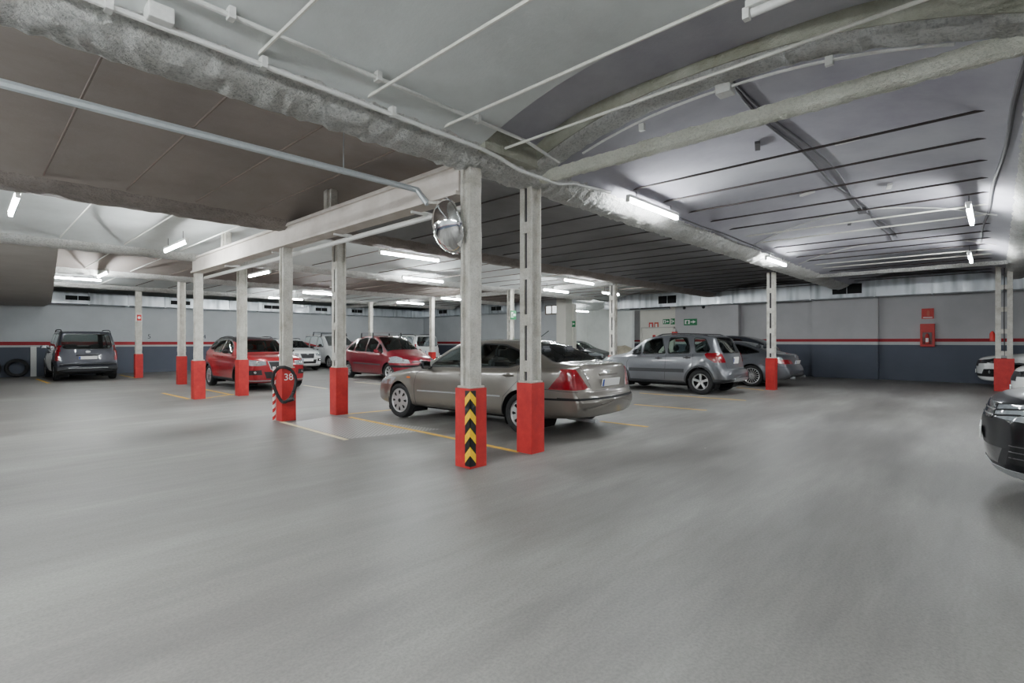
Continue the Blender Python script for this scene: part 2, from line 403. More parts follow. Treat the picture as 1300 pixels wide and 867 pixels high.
# white cross beam on the row of pillars
bm = B()
box(bm, 0.04, 0.20, 0.24, 10.1, 3.10, 3.40, 0.005); box(bm, 0.00, 0.25, 0.24, 10.1, 3.38, 3.43, 0.008); box(bm, 0.00, 0.25, 0.24, 10.1, 3.06, 3.11, 0.008)
o = obj('cross_beam', bm, M['beamwhite']); tag(o, 'long white steel cross beam joining the front row of pillars', 'beam')
bm = B(); tube(bm, [(0.38,0.3,3.03),(0.38,3.0,3.02),(0.38,6.0,3.0),(0.38,10.3,3.0)], 0.04, 8)
for y in (1.2,3.2,5.5,8.0): box(bm, 0.1,0.4,y,y+0.03,3.03,3.08)
o = obj('hanging_pipe', bm, M['pipewhite']); tag(o, 'white pipe slung under the back edge of the cross beam', 'pipe')
for u, z1, w in ((3.49, 3.84, 'nearer short post standing on the cross beam up into the taupe vault'), (8.2, 3.82, 'farther short white post standing on the cross beam')):
    bm = B(); box(bm, 0.1,0.28,u-0.05,u+0.05,3.43,z1); box(bm, 0.14,0.24,u-0.11,u+0.11,3.43,z1)
    o = obj('beam_post', bm, M['column']); tag(o, w, 'post', 'short posts on the cross beam')
# tie beam from pillar to the right
o = rough_beam('tie_beam', 'Y', -4.5, -0.15, [(-0.06,3.345),(-0.02,3.325),(0.04,3.33),(0.06,3.36),(0.06,3.46),(-0.06,3.46)], M['cream'], 0.045, 0.007, c=1.05)
tag(o, 'rough white sprayed tie beam spanning from the slotted pillar to the right', 'beam')

# rear ceiling cross member far off
for v, lab in ((11.2,'cross beam over the far row of pillars'),):
    o = rough_beam('cross_beam', 'Y', 5.2, 23.2, [(-0.08,3.3),(0.08,3.3),(0.08,3.44),(-0.08,3.44)], M['rough'], 0.15, 0.008, c=v); tag(o, 'rough white '+lab, 'beam')
o = rough_beam('cross_beam', 'Y', -4.4, 0.0, [(-0.06,3.36),(0.06,3.36),(0.06,3.46),(-0.06,3.46)], M['rough'], 0.15, 0.008, c=14.3); tag(o, 'pale cross beam in the far part of the right-hand vault', 'beam')
# flat sloping soffit box at the far left
P1 = G(-9.31,10.62); P2 = G(-16.9,19.0); 
bm = B()
lo = [(P1[0],9.9,3.38),(P2[0],21.4,2.82),(P2[0],24.0,2.82),(VMIN,24.0,2.82),(VMIN,21.4,2.82),(VMIN,9.9,3.38)]
A = [bm.verts.new(p) for p in lo]; C = [bm.verts.new((p[0],p[1],3.9)) for p in lo]
bm.faces.new((A[0],A[1],A[4],A[5])); bm.faces.new((A[1],A[2],A[3],A[4])); bm.faces.new(C)
for i in range(6): bm.faces.new((A[i],A[(i+1)%6],C[(i+1)%6],C[i]))
o = struct('trim_5', bm, M['soffit'])

# tie rods
def rod(v, u0, u1, z, mat, label, group, r=0.013):
    bm = B(); tube(bm, [(v,u0,z),(v,u1,z)], r, 6); o = obj('tie_rod', bm, mat, smooth=True); tag(o, label, 'rod', group)
for i, v in enumerate((-2.32,-1.42,-0.58,0.24)):
    rod(v, -4.5, -0.22, 3.5, M['rodwhite'], ordinal(i)+' white tie rod from the left across the pale near vault', 'white tie rods of the near vault', 0.014)
for i, v in enumerate((-3.1,-2.25,-1.4,-0.55)):
    rod(v, 0.3, 4.75, 3.5, M['rodbrown'], ordinal(i)+' thin tie rod from the left across the taupe vault', 'tie rods of the taupe vault', 0.011)
for i in range(19):
    v = 2.72+0.9*i
    if v > 18.4: break
    rod(v, -4.5, -0.2, 3.56, M['roddark'] if i not in (5,6,11,12) else M['rodwhite'], ordinal(i)+' nearest tie rod across the right-hand vault past the tie beam', 'tie rods of the right-hand vault', 0.014)  # rods beside the tubes go white, painting in their lamplight
for i in range(19):
    v = 1.6+0.9*i
    if v > 18.4: break
    rod(v, 0.3, 4.75, 3.5, M['roddark'], ordinal(i)+' nearest dark tie rod across the dark vault behind the pillars', 'tie rods of the dark vault', 0.012)
for b_, (a, b, nm) in enumerate(((UL[3],UL[4],'pale middle vault'),(UL[4],UL[5],'third vault past the main beam'),(UL[5],UL[6],'fourth vault past the main beam'))):
    for i in range(20):
        v = -3.5+1.05*i
        if v > 16.5: break
        rod(v, a+0.25, b-0.25, 3.5, M['rodbrown'] if i > 3 else M['rodwhite'], ordinal(i)+' tie rod from the left end of the '+nm, 'tie rods of the '+nm, 0.012)

# conduits
def conduit(label, pts, r=0.018, mat='pipewhite', clips=(), name='conduit', boxes=()):
    t = thing(name, label, 'conduit', pts[0])
    L0 = Vector(pts[0])
    bm = B(); tube(bm, [Vector(p)-L0 for p in pts], r, 8); obj('conduit_tube', bm, M[mat], t, True)
    for c in clips:
        c = Vector(c)-L0; obj('clip', box(B(), c.x-0.02,c.x+0.02,c.y-r-0.015,c.y+r+0.015,c.z-r-0.01,c.z+0.05), M[mat], t)
    for c in boxes:
        c = Vector(c)-L0; obj('junction_box', box(B(), c.x-0.07,c.x+0.07,c.y-0.07,c.y+0.07,c.z-0.05,c.z+0.05,0.01), M[mat], t)
    return t
conduit('lower white conduit clipped along the near face of the main beam', [(-7.5,-0.30,3.42),(-3.5,-0.30,3.42),(-0.1,-0.30,3.40),(0.15,-0.31,3.37),(0.45,-0.30,3.32),(1.2,-0.28,3.33),(1.5,-0.30,3.40),(2.3,-0.32,3.45)],
        0.02, 'pipewhite', [(-3.2,-0.30,3.42),(-2.3,-0.30,3.42),(-1.2,-0.30,3.42)], boxes=[(-2.95,-0.33,3.46)])
conduit('upper white conduit running beside the main beam on the pale vault', [(-7.5,-0.55,3.53),(-3.5,-0.55,3.53),(0.3,-0.55,3.53),(1.0,-0.45,3.50)], 0.017, 'pipewhite', [(-2.6,-0.55,3.53),(-1.5,-0.55,3.53),(-0.4,-0.55,3.53)])
conduit('grey conduit curving over the arch with a square junction box', [(1.05, -0.75-0.17*i, 3.42+0.42*(1-abs(-1+2*(0.75+0.17*i-0.3+0.15)/4.35)**2.2)-0.085) for i in range(20)], 0.014, 'pipewhite', [(1.05,-1.5,3.62),(1.05,-3.2,3.68)], boxes=[(1.07,-2.35,3.75)])
conduit('dark cable pair running down the crown of the right-hand vault', [(1.05+0.5*i,-2.4+0.04*math.sin(i*0.9)+0.05*math.sin(i*0.37),3.825) for i in range(22)], 0.018, 'greycable', boxes=[(7.5,-2.4,3.80)])
conduit('thinner dark cable wandering beside the crown cable', [(1.05+0.5*i,-2.47+0.07*math.sin(i*0.55+1),3.82) for i in range(21)], 0.012, 'greycable')
conduit('dark cable along the right edge beam', [(1.2+0.65*i,-4.37+0.028*i+0.015*math.sin(i*1.1),3.41+0.42*(1-abs((-4.37+0.028*i+2.275)/2.175)**2.2)) for i in range(20)], 0.022, 'greycable')
def arc(v, u0, u1, n=12): return [(v, u0+(u1-u0)*i/n, 0) for i in range(n+1)]
def vz(u, a, b):
    h = (b-a)/2-0.2; t = max(-1,min(1,(u-(a+b)/2)/h)); return 3.42+0.42*(1-abs(t)**2.2)-0.02
conduit('thin conduit arching over the right-hand vault to the nearer column lamp', [(7.5+abs(p[1]+2.3)*0.25, p[1], vz(p[1],UL[1],UL[2])) for p in arc(7.5,-4.2,-0.3)], 0.012, 'pipewhite')
conduit('thin conduit arching over the far part of the right-hand vault', [(11.6, p[1], vz(p[1],UL[1],UL[2])) for p in arc(11.6,-4.2,-0.3)], 0.012, 'pipewhite')
conduit('cable festooned along the far stretch of the main beam', [(4.4,-0.36,3.46),(5.2,-0.38,3.44),(6.2,-0.36,3.48),(7.2,-0.4,3.45),(8.2,-0.36,3.47),(9.2,-0.38,3.45)], 0.014, 'cable')
# small ceiling scraps (metal tabs) on the right vault
for i, (v, u, rz) in enumerate(((2.9,-2.05,0.3),(3.4,-2.9,1.5),(5.6,-1.95,1.0),(5.9,-3.0,0.2),(8.6,-2.0,0.2))):
    z = vz(u, UL[1], UL[2])-0.01
    bm = B(); box(bm, -0.13,0.13,-0.03,0.03,-0.015,0.015); o = obj('metal_tab', bm, M['cable'] if i in (0,4) else M['pipewhite']); o.location = (v,u,z); o.rotation_euler = (0,0,rz)
    tag(o, ordinal(i)+' nearest small flat tab fixed to the right-hand vault', 'bracket', 'small tabs on the vault')

# ------------------------------------------------------------------ pillars
def red_base(t, s=0.25, h=0.88):
    bm = B(); box(bm, 0, s, 0, s, 0.0, h, 0.006); o = obj('red_base', bm, M['red'], t); o['label'] = 'red painted lower casing'
    bm = B(); box(bm, 0.015, s-0.015, 0.015, s-0.015, h, h+0.025, 0.008); obj('mortar_cap', bm, M['column'], t)
def col_H(t, z1, s=0.25, h=0.88):
    bm = B(); z0 = h+0.02
    def rb(x0,x1,y0,y1):   # rough bar
        n = int((z1-z0)/0.12); rings = []
        for i in range(n+1):
            z = z0+(z1-z0)*i/n; r = lambda: random.uniform(-0.005,0.005)
            rings.append([bm.verts.new((x+r(),y+r(),z)) for x,y in ((x0,y0),(x1,y0),(x1,y1),(x0,y1))])
        for A,C in zip(rings,rings[1:]):
            for j in range(4): bm.faces.new((A[j],A[(j+1)%4],C[(j+1)%4],C[j]))
        bm.faces.new(rings[0]); bm.faces.new(rings[-1])
    rb(0.04,0.21,0.045,0.085); rb(0.04,0.21,0.165,0.205); rb(0.075,0.175,0.08,0.17)
    obj('shaft', bm, M['column'], t)
def col_slot(t, z1, gap=0.045, h=0.88, flange=0.075):
    z0 = h+0.02; c = 0.125; hs = gap/2
    bm = B()
    for sgn in (-1, 1):
        a, b = sorted((c+sgn*hs, c+sgn*(hs+flange)))
        box(bm, 0.03, 0.055, a, b, z0, z1, 0.003); box(bm, 0.195, 0.22, a, b, z0, z1, 0.003)
        w0, w1 = sorted((c+sgn*hs, c+sgn*(hs+0.03))); box(bm, 0.04, 0.21, w0, w1, z0, z1)
    obj('channel_pair', bm, M['column'], t)
    z = z0+0.12
    while z < z1-0.1:
        bm = B(); box(bm, 0.018, 0.035, c-hs-0.055, c+hs+0.055, z, z+0.14, 0.004); box(bm, 0.215, 0.232, c-hs-0.055, c+hs+0.055, z, z+0.14, 0.004)
        obj('batten_plate', bm, M['column'], t); z += 0.58
    bm = B(); box(bm, 0.05, 0.2, c-hs, c+hs, z0, z1); obj('slot_shade', bm, M['cable'], t)  # dark box stands in for the shade inside the open slot
def pillar(v, u, kind, label, z1=3.40, h=0.88, gap=0.045):
    t = thing('pillar', label, 'pillar', (v, u, 0), 0, 'steel pillars with red painted bases')
    red_base(t, 0.25, h)
    if kind == 'H': col_H(t, z1, h=h)
    else: col_slot(t, z1, gap, h)
    return t
pA1 = pillar(0,0,'H','nearest white pillar with the black and yellow chevron guard on its red base')
pB1 = pillar(1.02,0.0,'S','slotted white pillar with plain red base behind the chevron pillar')
pA2 = pillar(0.02,4.90,'H','pillar with the painted number and a black strap looped round its red base', 3.42, 0.93)
pB2 = pillar(1.05,4.93,'S','slotted pillar just right of the numbered one beside the steel floor plate', 3.42, 0.90)
pA3 = pillar(0.03,9.92,'H','smooth white pillar carrying the left end of the cross beam', 3.43, 0.93)
pB3 = pillar(1.05,9.97,'S','white pillar standing in front of the bright red car door', 3.43, 0.93)
pB4 = pillar(1.0,15.15,'S','second pillar from the left wall, between the grey van and the red car', 3.43, 0.92)
pB5 = pillar(0.75,19.9,'S','leftmost pillar, next to the grey van, with a small red sign', 3.43, 0.92)
pC0 = pillar(12.15,0.45,'S','slotted pillar in front of the silver coupe on the right', 3.40, 0.92, 0.05)
pC1 = pillar(11.25,5.2,'S','slotted pillar showing behind the boot of the grey hatchback', 3.40, 0.92, 0.05)
pC2 = pillar(10.6,9.4,'S','far pillar carrying a green exit sign', 3.40, 0.92)
pC3 = pillar(10.7,14.4,'H','far pillar between the burgundy car and the white estate van', 3.40, 0.92)
pC4 = pillar(10.3,18.9,'H','farthest thin pillar behind the roof bars of the burgundy car', 3.40, 0.92)
# right twin pillar
t = thing('pillar', 'twin-shaft pillar at the right edge with stepped plates and red base', 'pillar', (16.15,-4.55,0), 0, 'steel pillars with red painted bases')
bm = B(); box(bm, 0,0.3,0,0.42,0,0.92,0.008); o = obj('red_base', bm, M['red'], t)
for y in (0.03,0.27):
    bm = B(); box(bm, 0.05,0.22,y,y+0.12,0.92,3.75,0.01); obj('shaft', bm, M['column'], t)
z = 1.0
while z < 3.6:
    obj('batten_plate', box(B(), 0.03,0.24,0.05,0.37,z,z+0.13,0.01), M['column'], t); z += 0.62
bm = B(); tube(bm, [(0.04,0.2,1.0),(0.03,0.21,2.0),(0.04,0.2,3.7)], 0.012, 6); obj('cable', bm, M['cable'], t)

# chevron guard on the nearest pillar
g = thing('chevron_guard', 'black rubber corner guard with yellow chevrons on the nearest pillar', 'guard', (0,0,0))
w = 0.075; z0, z1 = 0.03, 0.86
bm = B(); box(bm, -0.012, w, -0.012, 0.0, z0, z1, 0.003); box(bm, -0.012, 0.0, -0.012, w, z0, z1, 0.003); obj('rubber_backing', bm, M['black'], g)
nch = 4; per = (z1-z0)/nch
for i in range(nch):
    zc = z0+per*i+0.03; hgt = per*0.46; rise = 0.095
    bm = B()
    for ax in (0,1):
        e = -0.0135
        pts = [(e, zc+rise),(w-0.002, zc),(w-0.002, zc+hgt),(e, zc+rise+hgt)]
        pts = [(a_, min(b_, z1-0.002)) for a_, b_ in pts]
        f = [bm.verts.new((a_, e, b_)) if ax == 0 else bm.verts.new((e, a_, b_)) for a_, b_ in pts]
        bm.faces.new(f)
    o = obj('yellow_chevron', bm, M['signyellow'], g)
# 38 and strap on the second pillar
Mx = Matrix.Translation((0.115,-0.004,0.77)) @ Matrix.Rotation(PI/2,4,'X')
text_mesh('painted_number', '38', 0.17, M['white'], pA2, Mx, 0.001)
# strap loop, plane facing the viewer
rt = Vector((_d1[0]*1.0, _d2[0]*1.0, 0)).normalized(); cx = Vector((0.02-0.06, 4.90-0.06, 0.66))+rt*0.075; fw = Vector((-_d1[1], -_d2[1], 0)).normalized()
pts = []
for i in range(40):
    q = 2*PI*i/40; x = 0.19*math.cos(q); z = 0.30*math.sin(q)
    if z > 0: x *= 1.05+0.15*(z/0.3)
    else: x = x*(1-0.25*(-z/0.3))+0.03*(-z/0.3)
    d = 0.10*abs(math.cos(q))*(-1) + 0.02
    if z > 0.22: d -= 0.02
    pts.append(cx+rt*x+fw*(0.075+d)+Vector((0,0,z)))
t = thing('rubber_strap', 'black ribbed strap looped over the red base of the numbered pillar', 'strap', cx)
bm = B(); tube(bm, [p-cx for p in pts], [0.026+0.004*(i%2) for i in range(40)], 8, closed=True); obj('loop', bm, M['rubber'], t, True)
bm = B(); tube(bm, [rt*0.10+Vector((0,0,-0.27))+fw*0.06, rt*0.19+Vector((0,0,-0.24))+fw*0.06], 0.035, 8); tube(bm,[rt*0.16+Vector((0,0,-0.26))+fw*0.06, rt*0.18+Vector((0,0,-0.14))+fw*0.06],0.02,8); obj('buckle', bm, M['black'], t)
# red and white pole
p = Vector((0.02-0.02, 4.90+0.28, 0))
t = thing('striped_pole', 'thin red and white striped pole standing against the numbered pillar', 'pole', p)
bm = B(); lathe(bm, [(0.0,0),(0.026,0),(0.026,0.95),(0.0,0.95)], 12, 'Z'); obj('pole_core', bm, M['white'], t)
for i in range(7):
    z = 0.03+0.135*i; bm = B()
    n = 12; lo = [bm.verts.new((0.028*math.cos(2*PI*j/n),0.028*math.sin(2*PI*j/n), z+0.03*math.cos(2*PI*j/n))) for j in range(n)]
    hi = [bm.verts.new((0.028*math.cos(2*PI*j/n),0.028*math.sin(2*PI*j/n), z+0.065+0.03*math.cos(2*PI*j/n))) for j in range(n)]
    for j in range(n): bm.faces.new((lo[j],lo[(j+1)%n],hi[(j+1)%n],hi[j]))
    obj('red_band', bm, M['signred'], t)

# convex mirror and its pipe
o = conduit('long grey steel pipe crossing under the taupe vault to the convex mirror', [(-7.6,0.86,3.2),(-3.0,0.86,3.2),(-0.3,0.82,3.2),(-0.16,0.74,3.17),(-0.12,0.66,3.05),(-0.10,0.62,3.0)], 0.035, 'pipe')
for v in (-1.03,):
    bm = B(); tube(bm, [(v+7.6,0,0.03),(v+7.6,0,0.55)], 0.006, 6); obj('hanger_rod', bm, M['pipe'], o)
mc = Vector((*G(-0.70,5.93),2.72))
t = thing('convex_mirror', 'round chrome convex mirror hung beside the nearest pillar', 'mirror', mc)
nrm_old = Vector((-0.42,-0.80,-0.30)).normalized()
nv = Vector((nrm_old.x*_d1[0]+nrm_old.y*_d1[1], nrm_old.x*_d2[0]+nrm_old.y*_d2[1], nrm_old.z))
rot = nv.to_track_quat('Z','Y').to_matrix().to_4x4()
# turn the disc so that it is seen at a slant, hinged along its long axis
n2 = Vector((-0.86,-0.42,-0.26)).normalized(); nv = Vector((n2.x*_d1[0]+n2.y*_d1[1], n2.x*_d2[0]+n2.y*_d2[1], n2.z)); rot = nv.to_track_quat('Z','Y').to_matrix().to_4x4()
R = 0.31
def mt(bm): bmesh.ops.transform(bm, matrix=rot, verts=bm.verts); return bm
bm = B(); lathe(bm, [(R*math.sin(a),0.20*(math.cos(a)-0.0)) for a in [i*PI/2/12 for i in range(1,13)]], 40, 'Z')
r0 = [v for v in bm.verts if abs(v.co.z-0.20*math.cos(PI/24)) < 1e-5]; bm.faces.new(r0[:40]); obj('mirror_dome', mt(bm), M['mirror'], t, True)
bm = B(); tube(bm, [(R*1.0*math.cos(q),R*1.0*math.sin(q),0) for q in [2*PI*i/40 for i in range(40)]], 0.014, 8, True); obj('rim', mt(bm), M['chrome'], t, True)
bm = B(); lathe(bm, [(0.0,-0.04),(0.2,-0.03),(R,0.0)], 32, 'Z'); obj('back_plate', mt(bm), M['pipe'], t, True)
back = Vector((-0.06,0.22,0)); 
bm = B(); tube(bm, [rot @ Vector((0,0,-0.03)), rot @ Vector((0,0,-0.03))+Vector((0.05,-0.08,0.0)), Vector((0.16,-0.15,0))], 0.015, 8); obj('bracket', bm, M['cable'], t)
bm = B(); tube(bm, [Vector((-0.10,0.62,3.02))-mc, rot @ Vector((-0.0,0.0,-0.03))+Vector((0,0,0.26)), rot @ Vector((0,0,-0.03))], 0.02, 8); obj('hanger_arm', bm, M['column'], t)

# ------------------------------------------------------------------ fluorescent lights
def lamp(v, u, ax, label, L=1.5, z=3.27, lit=True):
    t = thing('fluorescent_light', label, 'light', (v,u,z), PI/2 if ax == 'u' else 0, 'fluorescent tube lights')
    bm = B(); box(bm, -L/2,L/2,-0.035,0.035,0.03,0.075,0.008); obj('housing', bm, M['white'], t)
    for s in (-1,1): obj('lamp_holder', box(B(), s*L/2-0.02,s*L/2+0.02,-0.025,0.025,-0.03,0.04,0.004), M['white'], t)
    bm = B(); tube(bm, [(-L/2+0.03,0,0),(L/2-0.03,0,0)], 0.027, 10); obj('tube', bm, M['tube'] if lit else M['white'], t, True)
    top = 3.44
    for s in (-1,1):
        bm = B(); tube(bm, [(s*L*0.35,0,0.07),(s*L*0.35,0,max(0.12,3.52-z))], 0.006, 6); obj('hanger', bm, M['cable'], t)
    return t
lamp(-3.3,5.95,'u','lit tube seen steeply at the far left edge under the pale vault', z=3.32)
lamp(-0.9,7.7,'u','lit tube below the pale vault just left of the cross beam end', z=3.28)
lamp(-1.25,18.3,'v','wide lit tube above the roof of the grey van', z=3.5)
lamp(-1.05,14.4,'u','lit tube to the right of the one above the grey van', z=3.3)
lamp(1.95,11.0,'u','lit tube between the red car pillars', z=3.3)
lamp(3.1,5.4,'v','long lit tube left of the convex mirror', 1.6, 3.3)
lamp(6.25,9.1,'v','lit tube below and behind the one left of the mirror', 1.6, 3.36)
lamp(11.2,16.7,'v','far lit tube above the white estate van', 1.6)
lamp(5.85,15.15,'v','far lit tube just left of the slotted pillar by the floor plate')
lamp(5.9,18.5,'v','far lit tube above the white van with roof bars')
lamp(9.5,5.4,'v','lit tube right of the nearest slotted pillar', 1.6)
lamp(11.3,7.75,'v','lit tube behind the nearest slotted pillar above the window')
lamp(3.25,-0.48,'v','bright lit tube on the main beam right of the slotted pillar', 1.5, 3.36)
lamp(9.7,-0.30,'v','bright lit tube above the pillar of the silver coupe', 1.5, 3.32)
lamp(6.75,-3.9,'v','lit tube seen end-on at the right under the vault', 1.5, 3.32)
lamp(12.0,-3.75,'v','farther lit tube seen end-on at the right', 1.5, 3.3)
lamp(13.6,6.85,'v','small far lit tube left of the metal duct end', 1.2)
lamp(11.1,13.3,'v','small far lit tube right of the nearest pillar shaft')
lamp(24.0,9.0,'u','lit tube inside the far passage', 1.5, 3.15)
lamp(21.5,13.9,'v','added unseen tube brightening the hidden end of the passage behind the square pillar', 1.5, 3.2)  # hidden tube added to lift the passage brightness
lamp(20.6,6.0,'v','added unseen tube brightening the passage behind the double doors', 1.5, 3.2)  # second hidden tube added to brighten the passage
lamp(-0.48,-3.42,'u','pale tube fitting at the very top edge of the photo', 0.7, 3.42, False)
for v, u, ax in ((-6.2,-2.2,'u'),(-5.6,-6.5,'u'),(-6,2.6,'u'),(-6.2,8,'u'),(-6,13,'u'),(2.5,-7,'v'),(9,-7,'v'),(-5.3,-1.1,'v'),(-5.3,-2.6,'v'),(-5.3,-3.8,'v'),(-6.0,10.5,'u'),(-5.1,-3.3,'u'),(-7.2,-3.9,'v')):
    lamp(v,u,ax,'unseen tube added behind or beside the viewer to brighten the room')  # out-of-view tubes added to light the near vault, beam and floor

# ------------------------------------------------------------------ ducts
def duct(label, x0,x1,y0,y1,z0,z1, joints, grilles, axis):
    t = thing('air_duct', label, 'duct', ((x0+x1)/2,(y0+y1)/2,z0)); c = Vector(t.location)
    def bb(a0,a1,b0,b1,c0,c1,bev=0): return box(B(), a0-c.x,a1-c.x,b0-c.y,b1-c.y,c0-c.z,c1-c.z,bev)
    obj('duct_body', bb(x0,x1,y0,y1,z0,z1,0.01), M['galv'], t)
    for s in joints:
        if axis == 'x': obj('joint_flange', bb(s-0.02,s+0.02,y0-0.03,y1,z0-0.03,z1+0.03), M['galv'], t)
        else: obj('joint_flange', bb(x0-0.03,x1,s-0.02,s+0.02,z0-0.03,z1+0.03), M['galv'], t)
    for s, wd in grilles:
        zz0, zz1 = z0+0.14, z1-0.14
        if axis == 'x':
            f = obj('grille', bb(s-wd/2-0.05,s+wd/2+0.05,y0-0.025,y0,zz0-0.04,zz1+0.04), M['galv'], t)
            for k in (0,1): obj('dark_opening', bb(s-wd/2+k*wd/2+0.01,s+k*wd/2-0.01,y0-0.03,y0-0.02,zz0,zz1), M['blackmatt'], f)
        else:
            f = obj('grille', bb(x0-0.025,x0,s-wd/2-0.05,s+wd/2+0.05,zz0-0.04,zz1+0.04), M['galv'], t)
            for k in (0,1): obj('dark_opening', bb(x0-0.03,x0-0.02,s-wd/2+k*wd/2+0.01,s+k*wd/2-0.01,zz0,zz1), M['blackmatt'], f)
    return t
duct('long galvanised air duct along the top of the left wall', -7.5,17.4,23.25,23.99,2.95,3.41,[-2.9+1.35*i for i in range(15)],[(-0.55,0.8),(3.1,0.8),(7.2,0.8),(9.9,0.7),(12.1,0.7)],'x')
duct('galvanised duct on the wall behind the far pillars', 16.75,17.49,13.5,23.2,3.0,3.5,[14,15.5,17,18.5,20,21.5],[(21.0,0.8),(16.3,0.8)],'y')
duct('galvanised air duct along the right-hand wall with dark double grilles', 18.6,19.25,-9.6,10.4,3.02,3.66,[-7,-4.3,-2.6,-1.0,1.05,2.6,4.0,5.4,8.4,9.5],[(-0.15,0.95),(6.95,0.9)],'y')
# wall features
def board(name, label, cat, x, y, z, w, h, mat, facing, d=0.02, group=None):
    """flat sign; facing '-x' or '-y'; returns thing"""
    t = thing(name, label, cat, (x,y,z), 0, group)
    bm = box(B(), -d,0,-w/2,w/2,-h/2,h/2) if facing == '-x' else box(B(), -w/2,w/2,-d,0,-h/2,h/2)
    obj('board', bm, M[mat], t); return t
def pic(t, facing, poly, mat, d=0.024, name='pictogram'):
    bm = B()
    # poly in (right, up) seen from the front
    f = [bm.verts.new((-d, -a, b)) if facing == '-x' else bm.verts.new((a, -d, b)) for a, b in poly]
    bm.faces.new(f); return obj(name, bm, M[mat], t)
def exit_sign(label, x, y, z, w, h, facing):
    t = board('exit_sign', label, 'sign', x, y, z, w, h, 'green', facing)
    pic(t, facing, [(-w*0.42,-h*0.30),(-w*0.05,-h*0.30),(-w*0.05,h*0.32),(-w*0.42,h*0.32)], 'white')
    pic(t, facing, [(w*0.02,-0.06*h),(w*0.2,-0.06*h),(w*0.2,-0.22*h),(w*0.42,0.02*h),(w*0.2,0.26*h),(w*0.2,0.1*h),(w*0.02,0.1*h)], 'white', name='arrow')
    pic(t, facing, [(-w*0.30,-h*0.28),(-w*0.18,-h*0.28),(-w*0.14,h*0.1),(-w*0.24,h*0.28),(-w*0.32,h*0.05)], 'green', 0.026, 'running_figure')
    return t
exit_sign('green exit sign with white figure on the far pillar', 10.74,9.40,2.42,0.30,0.34,'-y')
exit_sign('small green sign on the square white pillar', 17.7,10.75,2.35,0.34,0.3,'-x').location = (17.74,11.74,2.3)
exit_sign('green exit sign on the grey wall right of the doors', 19.29,6.15,2.3,0.62,0.30,'-x')
exit_sign('left green exit sign above the doors', 19.29,7.35,2.35,0.34,0.24,'-x')
exit_sign('small green exit sign right of the other one above the doors', 19.29,7.02,2.35,0.2,0.28,'-x')
exit_sign('lowest green sign over the double doors', 19.28,7.2,1.85,0.34,0.16,'-x')
for i,(y,l) in enumerate(((8.15,'left red fire equipment sign on the cream wall'),(7.86,'right red fire equipment sign on the cream wall'))):
    t = board('fire_sign', l, 'sign', 19.29,y,2.18,0.22,0.3,'signred' if i==0 else 'orange','-x'); pic(t,'-x',[(-0.05,-0.08),(0.05,-0.08),(0.05,0.08),(-0.05,0.08)],'white')
t = thing('fire_alarm', 'red alarm box with white lamp high on the cream wall', 'alarm', (19.28,6.9,1.78))
obj('alarm_body', box(B(), -0.1,0,-0.13,0.13,-0.08,0.08,0.01), M['signred'], t); obj('alarm_lamp', box(B(), -0.08,-0.02,-0.04,0.04,0.08,0.22,0.01), M['white'], t)
for i,(y) in enumerate((8.3,7.85)):
    o = obj('hose_bell', box(B(), -0.1,0,-0.07,0.07,-0.1,0.1,0.02), M['signred'] if i==0 else M['black']); o.location=(19.28,y-0.35,1.62 if i==0 else 1.45); tag(o, ('red','black')[i]+' fire call box beside the double doors','alarm')
bm = B(); box(bm, 19.24,19.3,6.98,8.6,0,2.05); d = struct('door_1', bm, M['wallcream'])
obj('door_frame', box(B(), 19.22,19.3,6.92,6.98,0,2.1), M['soffit'], d); obj('door_frame', box(B(), 19.22,19.3,8.6,8.66,0,2.1), M['soffit'], d); obj('door_frame', box(B(), 19.22,19.3,6.92,8.66,2.05,2.1), M['soffit'], d)
# wall lamps (cameras) under the duct
for i,y in enumerate((6.3,5.4)):
    t = thing('ceiling_camera', ('left','right')[i]+' small dark dome camera hanging under the duct by the exit sign', 'camera', (18.95,y,2.95))
    bm = B(); lathe(bm, [(0.001,-0.08),(0.05,-0.06),(0.07,0.0),(0.05,0.05),(0.001,0.07)], 16, 'Z'); obj('dome', bm, M['black'], t, True)
# window behind the pillar
bm = B(); box(bm, 17.44,17.5,12.5,13.25,2.88,3.26); wn = struct('window_1', bm, M['winlight'])
for a,b,c_,d_ in ((12.45,13.3,2.82,2.88),(12.45,13.3,3.26,3.31)): obj('window_frame', box(B(), 17.40,17.5,a,b,c_,d_), M['brownwood'], wn)
for y in (12.45,12.85,13.25): obj('window_bar', box(B(), 17.40,17.5,y,y+0.05,2.86,3.28), M['brownwood'], wn)
# pipes under duct
conduit('bundle of grey pipes below the end of the right-hand duct', [(18.9,10.2,2.97),(18.9,8,2.97),(18.95,7.0,2.97)], 0.05, 'pipe')
conduit('thin pipe below the grey pipes at the duct end', [(18.75,9.0,2.99),(18.75,6.9,2.99)], 0.03, 'cable')
